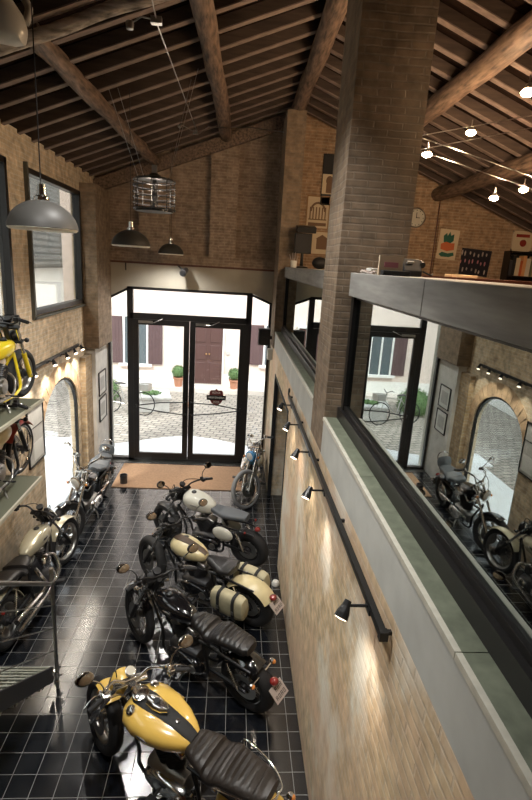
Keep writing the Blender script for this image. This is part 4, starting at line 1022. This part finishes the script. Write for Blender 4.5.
# taut cable with small spot
ca = empty('cable_light','taut steel cable under the roof with a small steel spot','lamp',(-.75,4.9,6.20))
m = MB(); m.tube([(.0,-.35,.12),(.0,.1,.02),(.12,3.2,-.12)],.006,6); m.tube([(.12,3.2,-.12),(.25,3.5,.05),(.9,4.6,.35),(1.6,5.4,.50)],.007,6); m.build('cable', M['steel'], ca)
m = MB(); m.box((0,.05,.03),(.09,.06,.05)); m.tube([(0,.05,.03),(-.12,.05,.05),(-.2,.05,.0)],.006,6); m.lathe([(0,0),(.03,0),(.035,.04),(.03,.06),(0,.06)],(-.22,.05,-.05)); m.build('spot_head', M['steel'], ca)
m = MB(); m.tube([(.12,3.2,-.12),(-.10,3.0,-.06)],.005,6); m.box((.08,3.2,-.10),(.07,.05,.05)); m.ball((-.12,3.0,-.08),.03,12); m.build('spot_head', M['steel'], ca)
# ------------------------------------------------------------------ small wall things
sp = tag(MB().bx(.50,.73,9.90,10.10,2.78,3.10).build('loudspeaker', M['blackmatt'],bevel=.01),'black loudspeaker beside the slim corner pillar','speaker')
m = MB(); m.bx(.725,.78,9.98,10.02,2.9,2.96); m.build('bracket', M['black'], sp)
m = MB(); m.lathe([(0,0),(.07,0),(.07,.006),(0,.006)],(.61,9.90,2.88),(0,-1,0)); m.build('speaker_cone', M['black'], sp)
tag(MB().bx(.70,.798,9.98,10.10,2.48,2.70).build('alarm_box', M['whiteobj'],bevel=.01),'small white box on the wall below the loudspeaker','box')
cm = empty('security_camera','dark bracket camera on the plaster above the glass doors','camera',(-1.05,YB,4.10))
m = MB(); m.lathe([(0,0),(.05,0),(.05,-.02),(0,-.02)],(0,0,0),(0,1,0)); m.tube([(0,-.02,0),(-.1,-.1,.1),(.02,-.16,.02)],.012,8,smooth=4); m.build('bracket', M['black'], cm)
m = MB(); m.cyl((.06,-.10,.02),(.02,-.30,-.04),.055,.07); m.build('housing', M['darksteel'], cm)
m = MB(); m.lathe([(0,0),(.055,0),(.05,.012),(0,.015)],(.02,-.30,-.04),(-.2,-1,-.3)); m.build('lens', M['black'], cm)
def picture(name,label,cat,c,w,h,facing,frm,mats,fw=.03,tilt=0,extra=None):
    p = empty(name,label,cat,c,(0,0,0)); 
    if facing == 'x': p.rotation_euler = (0,0,R(90))   # faces +x
    def b(x0,x1,y0,y1,z0,z1): return MB().bx(x0,x1,y0,y1,z0,z1)
    m = MB(); m.bx(-w/2,-w/2+fw,-.025,0,-h/2,h/2); m.bx(w/2-fw,w/2,-.025,0,-h/2,h/2); m.bx(-w/2,w/2,-.025,0,-h/2,-h/2+fw); m.bx(-w/2,w/2,-.025,0,h/2-fw,h/2)
    m.build('frame', frm, p, smooth=False)
    b(-w/2+fw,w/2-fw,-.012,0,-h/2+fw,h/2-fw).build('print', mats, p, smooth=False)
    return p
WX = XL+.172
for z,lb in ((1.86,'upper framed sheet on the plaster pier beside the entrance'),(1.33,'lower framed sheet on the plaster pier beside the entrance')):
    p = picture('framed_print',lb,'picture',(WX,10.03,z),.52,.47,'x',M['frame'],M['whiteobj'],.015)
    MB().bx(-.16,.16,-.014,-.012,-.14,.12).build('printed_block', M['paperdark'] if False else M['stone'], p, smooth=False)
p = picture('framed_print','large glazed frame on the brick wall between lower shelf and arch window','picture',(XL+.002,7.0,1.79),.58,.84,'x',M['frame'],M['stone'],.018)
MB().bx(-.10,.24,-.016,-.012,-.36,-.10).build('pale_sheet', M['whiteobj'], p, smooth=False)
MB().bx(-.27,.27,-.016,-.012,.12,.13).build('fold_line', M['black'], p, smooth=False)
# mezzanine wall items
YW = YB-.002
p = picture('framed_print','framed arched building print on the mezzanine wall beside the slim pillar','picture',(1.56,YW,5.37),.46,.62,'y',M['gold'],M['paper'],.02)
m = MB()
for k in range(10):
    a0 = math.pi*k/10; a1 = math.pi*(k+1)/10
    m.prism([(.16*math.cos(a0),-.014,.02+.18*math.sin(a0)),(.16*math.cos(a1),-.014,.02+.18*math.sin(a1)),(.12*math.cos(a1),-.014,.02+.14*math.sin(a1)),(.12*math.cos(a0),-.014,.02+.14*math.sin(a0))],(0,-.002,0))
for x in (-.15,-.09,-.03,.03,.09,.15): m.bx(x-.012,x+.012,-.016,-.014,-.12,.10)
m.bx(-.18,.18,-.016,-.014,-.14,-.12); m.bx(-.18,.18,-.016,-.014,-.25,-.19); m.build('printed_block', M['paperdark'], p, smooth=False)
p = picture('framed_print','gold framed print low on the mezzanine wall partly behind the tall pillar','picture',(1.68,YW,4.80),.42,.46,'y',M['gold'],M['paper'],.02)
m = MB(); m.bx(-.10,.12,-.016,-.012,-.12,.08); m.prism([(-.12,-.016,.08),(.14,-.016,.08),(.01,-.016,.16)],(0,.003,0)); m.build('printed_block', M['paperdark'], p, smooth=False)
p = picture('wall_panel','tall black panel with pale figure high on the mezzanine wall','picture',(1.74,YW,5.98),.30,.92,'y',M['blackmatt'],M['blackmatt'],.02)
MB().bx(-.14,.14,-.03,-.02,-.26,.10).build('pale_picture', M['paper'], p, smooth=False)
m = MB(); m.ball((0,-.032,-.02),(.07,.004,.09),14); m.bx(-.06,.06,-.036,-.03,-.24,-.08); m.build('figure', M['paperdark'], p)
cl = empty('wall_clock','round pale clock on the mezzanine wall beside the tall pillar','clock',(3.54,YW,5.40)); cl.scale = (.9,1,.9)
m = MB(); m.lathe([(0,0),(.20,0),(.21,.03),(.19,.045),(.185,.03),(0,.03)],(0,0,0),(0,-1,0),36); m.build('clock_case', M['steel'], cl)
m = MB(); m.lathe([(0,.031),(.185,.031),(.185,.034),(0,.034)],(0,0,0),(0,-1,0),36); m.build('clock_face', M['dial'], cl)
m = MB(); m.box((.0,-.04,.05),(.014,.004,.12)); m.box((.035,-.04,.0),(.09,.004,.014)); m.build('clock_hands', M['black'], cl)
m = MB()
for k in range(12): m.box((.155*math.cos(k*math.pi/6),-.037,.155*math.sin(k*math.pi/6)),(.018,.004,.018))
m.build('hour_marks', M['black'], cl)
p = empty('poster','pale poster with green and orange figure on the mezzanine wall','poster',(4.25,YW-.062,4.93)); p.rotation_euler = (0,R(3),0); p.scale = (1,1,1)
MB().bx(-.20,.20,-.008,0,-.29,.29).build('sheet', M['paper'], p, smooth=False)
MB().prism([(-.10,-.009,.04),(-.12,-.009,.16),(-.06,-.009,.22),(-.04,-.009,.16),(0,-.009,.25),(.03,-.009,.17),(.09,-.009,.21),(.10,-.009,.08),(.03,-.009,.02)],(0,-.003,0)).build('green_figure', M['green'], p, smooth=False)
MB().prism([(-.16,-.009,-.20),(-.10,-.009,-.15),(.02,-.009,-.17),(.14,-.009,-.14),(.16,-.009,-.20),(.06,-.009,-.24),(-.10,-.009,-.245)],(0,-.003,0)).build('green_base', M['green'], p, smooth=False)
m = MB(); m.prism([(-.14,-.010,-.10),(-.15,-.010,.0),(-.05,-.010,.05),(.05,-.010,.03),(.13,-.010,.04),(.14,-.010,-.09),(.0,-.010,-.13)],(0,-.003,0)); m.build('orange_figure', M['orange'], p, smooth=False)
p = empty('display_board','dark navy board covered with small pale pieces on the mezzanine wall','board',(4.80,YW,4.62)); p.rotation_euler = (0,R(3),0)
MB().bx(-.40,.40,-.02,0,-.26,.26).build('board', M['navy'], p, smooth=False)
rb = random.Random(5)
for r_ in range(3):
    m = MB()
    for k in range(8):
        x = -.32+.09*k; z = .16-.16*r_; m.ball((x+rb.uniform(-.015,.015),-.024,z+rb.uniform(-.02,.02)),(.016,.008,.05*rb.uniform(.6,1.1)),8)
    m.build('pale_piece', M['pink'] if r_ == 1 else M['plate'], p)
# tall seam pipe
m = MB(); m.tube([(3.98,YW-.03,3.06),(3.98,YW-.03,6.05)],.012,6); sobj('trim_7', m, M['redbrown'], 'thin conduit up the mezzanine brick wall')
# book shelf
bs = empty('wall_bookshelf','black wall shelf with books at the right edge of the mezzanine','shelf',(5.50,YB,4.88))
m = MB(); m.bx(0,.86,-.26,-.01,-.02,.0); m.bx(0,.86,-.26,-.01,-.50,-.48); m.build('shelf_board', M['black'], bs)
m = MB(); m.bx(-.02,0,-.26,-.01,-.85,.0); m.bx(.86,.88,-.26,-.01,-.85,.0); m.bx(-.02,.88,-.02,-.005,-.85,.0); m.build('side_panel', M['black'], bs)
cols = [('dark grey',(.05,.05,.06)),('black',(.02,.02,.02)),('cream',(.7,.6,.42)),('orange red',(.6,.14,.05)),('pale orange',(.75,.38,.16)),('off white',(.72,.66,.55)),('olive',(.2,.2,.12)),('tan',(.55,.4,.25)),('pale yellow',(.75,.62,.35)),('dark blue',(.04,.05,.12))]
x = 5.53
for i,(cn,cc) in enumerate(cols):
    t = .05+.02*((i*7)%3); h = .30+.05*((i*5)%3)
    b = MB().bx(x,x+t-.004,YB-.22,YB-.03,4.402,4.402+h).build('book', pbr('book cover '+cn,cc,.6), None, bevel=.003, smooth=False)
    tag(b, cn+' upright book on the black wall shelf', 'book', 'books on the mezzanine wall shelf')
    MB().bx(x+.006,x+t-.010,YB-.215,YB-.035,4.402+h,4.402+h+.002).build('pages', M['paper'], b, smooth=False)
    x += t+.003
p = picture('framed_print','framed print with dark red centre standing on top of the bookshelf','picture',(5.76,YB-.10,4.88+.20),.44,.40,'y',M['tan'],M['paper'],.035)
m = MB(); m.bx(-.14,.14,-.016,-.012,.08,.14); m.ball((.02,-.016,-.03),(.07,.004,.07),14); m.build('printed_block', M['redpaint'], p)
# counter things
def on(x,y): return (x,y,4.298)
sg = empty('desk_sign','tan card with pink label standing on the grey counter','sign',on(1.02,3.62))
MB().bx(-.02,.15,0,.03,0,.135).build('card', M['tan'], sg, smooth=False); m = MB(); m.bx(.015,.115,-.003,0,.055,.09); m.build('pink_label', M['pink'], sg, smooth=False)
tag(MB().bx(1.0,1.19,3.50,3.58,4.298,4.332).build('desk_box', M['blackmatt'],bevel=.004),'low black box in front of the tan card','box')
ph = empty('desk_phone','dark desk telephone on the grey counter behind the tan card','telephone',on(1.52,4.0),(0,0,R(10)))
ph.location = (1.30,3.86,4.2985); ph.scale = (.72,.8,.85)
m = MB(); m.prism([(-.10,-.08,0),(-.10,.10,0),(-.10,.10,.15),(-.10,-.0,.15),(-.10,-.08,.05)],(.20,0,0)); m.build('phone_body', M['blackmatt'], ph, bevel=.008)
m = MB(); m.box((-.02,-.03,.115),(.07,.012,.035),Matrix.Rotation(R(40),4,'X')); m.build('phone_screen', M['stone'], ph)
m = MB(); m.tube([(.12,-.04,.10),(.13,.02,.13),(.12,.09,.10)],[.03,.018,.03],10); m.tube([(.12,-.05,.05),(.2,-.08,.02),(.26,-.02,.03)],.008,6,smooth=4); m.build('handset', M['blackmatt'], ph)
tag(MB().bx(.955,1.02,3.66,3.80,4.298,4.34).build('white_carton', M['whiteobj'],bevel=.004),'small white carton on the counter beside the tall pillar','box')
m = MB(); rp = random.Random(9)
for k in range(3):
    a = [V((.925+rp.uniform(-.01,.06), 3.60+rp.uniform(0,.35), 4.304+rp.uniform(0,.02))) for _ in range(7)]; m.tube(a,.006,6,smooth=5)
tag(m.build('cable_tangle', M['plate']),'pale tangled cord lying on the counter by the tall pillar','cord')
# long red brown table further in
tb = empty('wooden_table','long red brown table beyond the grey counter','table',(3.3,6.2,3.06))
MB().bx(-1.0,2.4,-.9,.9,1.20,1.25).build('tabletop', M['redbrown'], tb)
for sx in (-.95,2.3):
    for sy_ in (-.82,.82): MB().bx(sx,sx+.06,sy_-.03,sy_+.03,0,1.20).build('leg', M['redbrown'], tb)
for i,(x,y,w,d,h,mt,lb,ct) in enumerate(((2.6,5.9,.30,.22,.03,'paper','stack of cream papers on the long red brown table','papers'),(3.9,6.0,.45,.30,.05,'tan','flat tan folder pile on the long red brown table','folders'),(4.6,6.3,.25,.2,.08,'whiteobj','small white box on the long red brown table','box'))):
    tag(MB().box((x,y,4.31+h/2),(w,d,h)).build(['paper_stack','folder_pile','white_box'][i], M[mt],bevel=.003,smooth=False),lb,ct)
lp = empty('laptop','open black laptop on the long red brown table','laptop',(4.95,5.75,4.31),(0,0,R(-20)))
MB().bx(-.17,.17,-.12,.12,0,.018).build('keyboard', M['blackmatt'], lp); MB().prism([(-.17,.12,.018),(.17,.12,.018),(.17,.17,.22),(-.17,.17,.22)],(0,.012,0)).build('screen', M['navy'], lp)
# far counter things
m0 = empty('pen_cup','white cup holding pens on the far end of the counter','cup',on(1.0,9.1))
MB().lathe([(0,0),(.05,0),(.06,.12),(.055,.12),(.045,.01),(0,.01)]).build('cup', M['whiteobj'], m0)
m = MB()
for a,b in ((-.08,.22),(.02,.26),(.07,.2),(-.03,.25)): m.tube([(a*.2,0,.03),(a,.02,b)],.007,6)
m.build('pens', M['plate'], m0)
fn = empty('desk_monitor','black swivel monitor on a stand at the far end of the counter','monitor',on(1.16,9.3))
m = MB(); m.lathe([(0,0),(.12,0),(.12,.02),(.03,.04),(.025,.25),(0,.25)]); m.build('stand', M['black'], fn)
m = MB(); m.box((0,0,.42),(.30,.08,.34)); m.build('screen', M['blackmatt'], fn, bevel=.01); m = MB(); m.box((.03,-.05,.66),(.34,.22,.10),Matrix.Rotation(R(12),4,'X')); m.build('lamp_head', M['black'], fn, bevel=.01)
m = MB(); m.ball((1.42,8.9,4.40),(.13,.13,.10),18); tag(m.build('cushion', M['blackmatt']),'round black bag on the far counter','bag')
# ------------------------------------------------------------------ mezzanine cable lamps
def cable(a,b,label,lamps,grp=None):
    t = empty('cable_light',label,'lamp',a); o = V(a)
    for s in (-1,1):
        m = MB(); d = V((0,0,.06*s)); m.tube([d, V(b)-o+d],.005,6); m.build('cable', M['steel'], t)
    for i,p in enumerate(lamps):
        q = V(p)-o
        m = MB(); m.tube([q+V((0,0,.10)), q+V((0,0,.02))],.006,6); m.lathe([(.0,.05),(.02,.04),(.035,.0),(.03,.0)],q,seg=14); h = m.build('spot_head', M['steel'], t)
        m = MB(); m.ball(q-V((0,0,.016)),(.050,.050,.028),16); m.build('bulb', M['bulb'], t)
        l = bpy.data.lights.new('loft_lamp','POINT'); l.energy = 78; l.color = (1,.70,.43); l.shadow_soft_size = .05
        lo = bpy.data.objects.new('loft_lamp', l); COL.objects.link(lo); lo.location = V(p)-V((0,0,.07))
cable((1.36,5.3,5.62),(3.6,5.9,5.30),'twin steel cable with three bright bulbs crossing the mezzanine',[(1.88,5.5,5.51),(2.89,6.0,5.22),(3.22,6.0,5.33)])
cable((1.36,4.9,5.40),(3.4,5.9,6.05),'twin steel cable with two bright bulbs nearer the tall pillar',[(2.3,5.5,5.74),(2.05,4.0,5.65)])
# ------------------------------------------------------------------ old projector lamp on the beam, top left
pj_ = empty('film_projector','rounded silver grey machine with red label resting on the sloping log','machine',(-1.84,4.50,5.86))
m = MB(); m.loft([(-.35,.10,.05,.05,.05),(-.30,.10,.13,.14,.12),(-.1,.12,.15,.20,.15),(.08,.10,.14,.17,.15),(.16,.06,.09,.10,.10),(.19,.05,.03,.03,.03)],22,2.6); m.build('housing', M['steelgrey'], pj_)
for k,r in enumerate((.095,.075,.055,.035)):
    m = MB(); m.tube([(-.06+r*math.cos(2*math.pi*j/24),-.165-.004*k,-.03+r*math.sin(2*math.pi*j/24)) for j in range(24)],.009,6,closed=True); m.build('lens_ring', M['steel'] if k%2==0 else M['black'], pj_)
m = MB(); m.box((.0,-.115,.20),(.12,.06,.02),Matrix.Rotation(R(60),4,'X')); m.build('red_label', M['redpaint'], pj_)
m = MB(); m.tube([(-.0,.05,.26),(.10,.10,.34),(.18,.1,.24),(.17,.05,.12)],.03,10,smooth=4); m.build('pipe', M['steelgrey'], pj_)
# ------------------------------------------------------------------ light
w = bpy.data.worlds.new('sky'); SC.world = w; w.use_nodes = True; nt = w.node_tree; nt.nodes.clear()
o = nt.nodes.new('ShaderNodeOutputWorld'); bg = nt.nodes.new('ShaderNodeBackground'); nt.links.new(bg.outputs[0], o.inputs[0])
tc = nt.nodes.new('ShaderNodeTexCoord'); sx = nt.nodes.new('ShaderNodeSeparateXYZ'); nt.links.new(tc.outputs['Generated'], sx.inputs[0])
cr = nt.nodes.new('ShaderNodeValToRGB'); e = cr.color_ramp.elements; e[0].position = 0; e[0].color = (.95,.97,1,1); e[1].position = 1; e[1].color = (.85,.93,1,1)
nt.links.new(sx.outputs[2], cr.inputs[0]); nt.links.new(cr.outputs[0], bg.inputs[0]); bg.inputs[1].default_value = 5.0
def light(name, kind, loc, energy, col=(1,1,1), rot=None, size=.1, **k):
    l = bpy.data.lights.new(name, kind); l.energy = energy; l.color = col
    if kind == 'AREA':
        l.shape = 'RECTANGLE'; l.size = size[0]; l.size_y = size[1]
    elif kind != 'SUN': l.shadow_soft_size = size
    for a,b in k.items(): setattr(l, a, b)
    ob = bpy.data.objects.new(name, l); COL.objects.link(ob); ob.location = loc
    if rot: ob.rotation_euler = rot
    return ob
def portal(loc, rot, size):
    ob = light('sky_portal','AREA',loc,1,rot=rot,size=size); ob.data.cycles.is_portal = True
portal(((DX0+DX1)/2,YB+.30,1.85),(R(-90),0,0),(3.2,3.6))
portal((XL-.13,(AY0+AY1)/2,1.15),(0,R(-90),0),(2.3,1.7))
for a,b,z0,z1 in hw: portal((XL-.13,(a+b)/2,(z0+z1)/2),(0,R(-90),0),(z1-z0,b-a))
# sun over the courtyard
sn = light('sun','SUN',(0,0,20),3.5,(1,.95,.88),(R(48),0,R(-28))); sn.data.angle = R(3)
# spotlights on the two rails
def spot(p, tgt, e, col=(1,.80,.58), ang=95):
    ob = light('lamp_or_fill_spot','SPOT',p,e,col,size=.03,spot_size=R(ang),spot_blend=.8); d = V(tgt)-V(p); ob.rotation_euler = d.to_track_quat('-Z','Y').to_euler()  # serves rail spots, pendants and the added fill spots
for y in (2.16,3.50,4.31,5.12,5.89): spot((.60,y,2.60),(.45,y+.1,0),16,(1,.84,.68),110)
for y in (6.75,7.5,8.08,8.5,8.88): spot((-2.58,y,2.66),(-2.45,y,0),45,(1,.90,.76),120)
# pendant and cage lamps
for p,e_ in (((-1.36,3.82,4.42),50),((-1.35,6.85,4.42),150),((-1.22,9.9,4.38),150)): spot(p,(p[0],p[1],0),e_,(1,.97,.92),150)
light('cage_glow','POINT',(-1.08,7.0,5.1),25,(1,.85,.68),size=.1)
# added fill spots over the near half of the hall, no fixture there
for p in ((-.9,2.0,6.0),(-.3,3.6,6.3)): spot(p,(p[0]*1.6,p[1]+.6,0),400,(1,.97,.92),110)
for o_ in list(SC.objects):
    if o_.name.startswith('motorcycle') and o_.parent is None:
        o_['group'] = 'motorcycles parked in a diagonal row' if (-.9 < o_.location.x < .3) else 'motorcycles along the walls' if o_.location.z < .1 else 'small motorcycles on the wall shelves'
    if o_.name.startswith('pendant_lamp') and o_.parent is None: o_['group'] = 'grey dome pendants'
SC.view_settings.view_transform = 'Standard'; SC.view_settings.look = 'None'; SC.view_settings.exposure = 0.0; SC.view_settings.gamma = 1; SC.view_settings.use_curve_mapping = False
SC.cycles.use_denoising = True; SC.cycles.max_bounces = 8; SC.cycles.transparent_max_bounces = 16; SC.cycles.sample_clamp_indirect = 6; SC.cycles.caustics_reflective = False
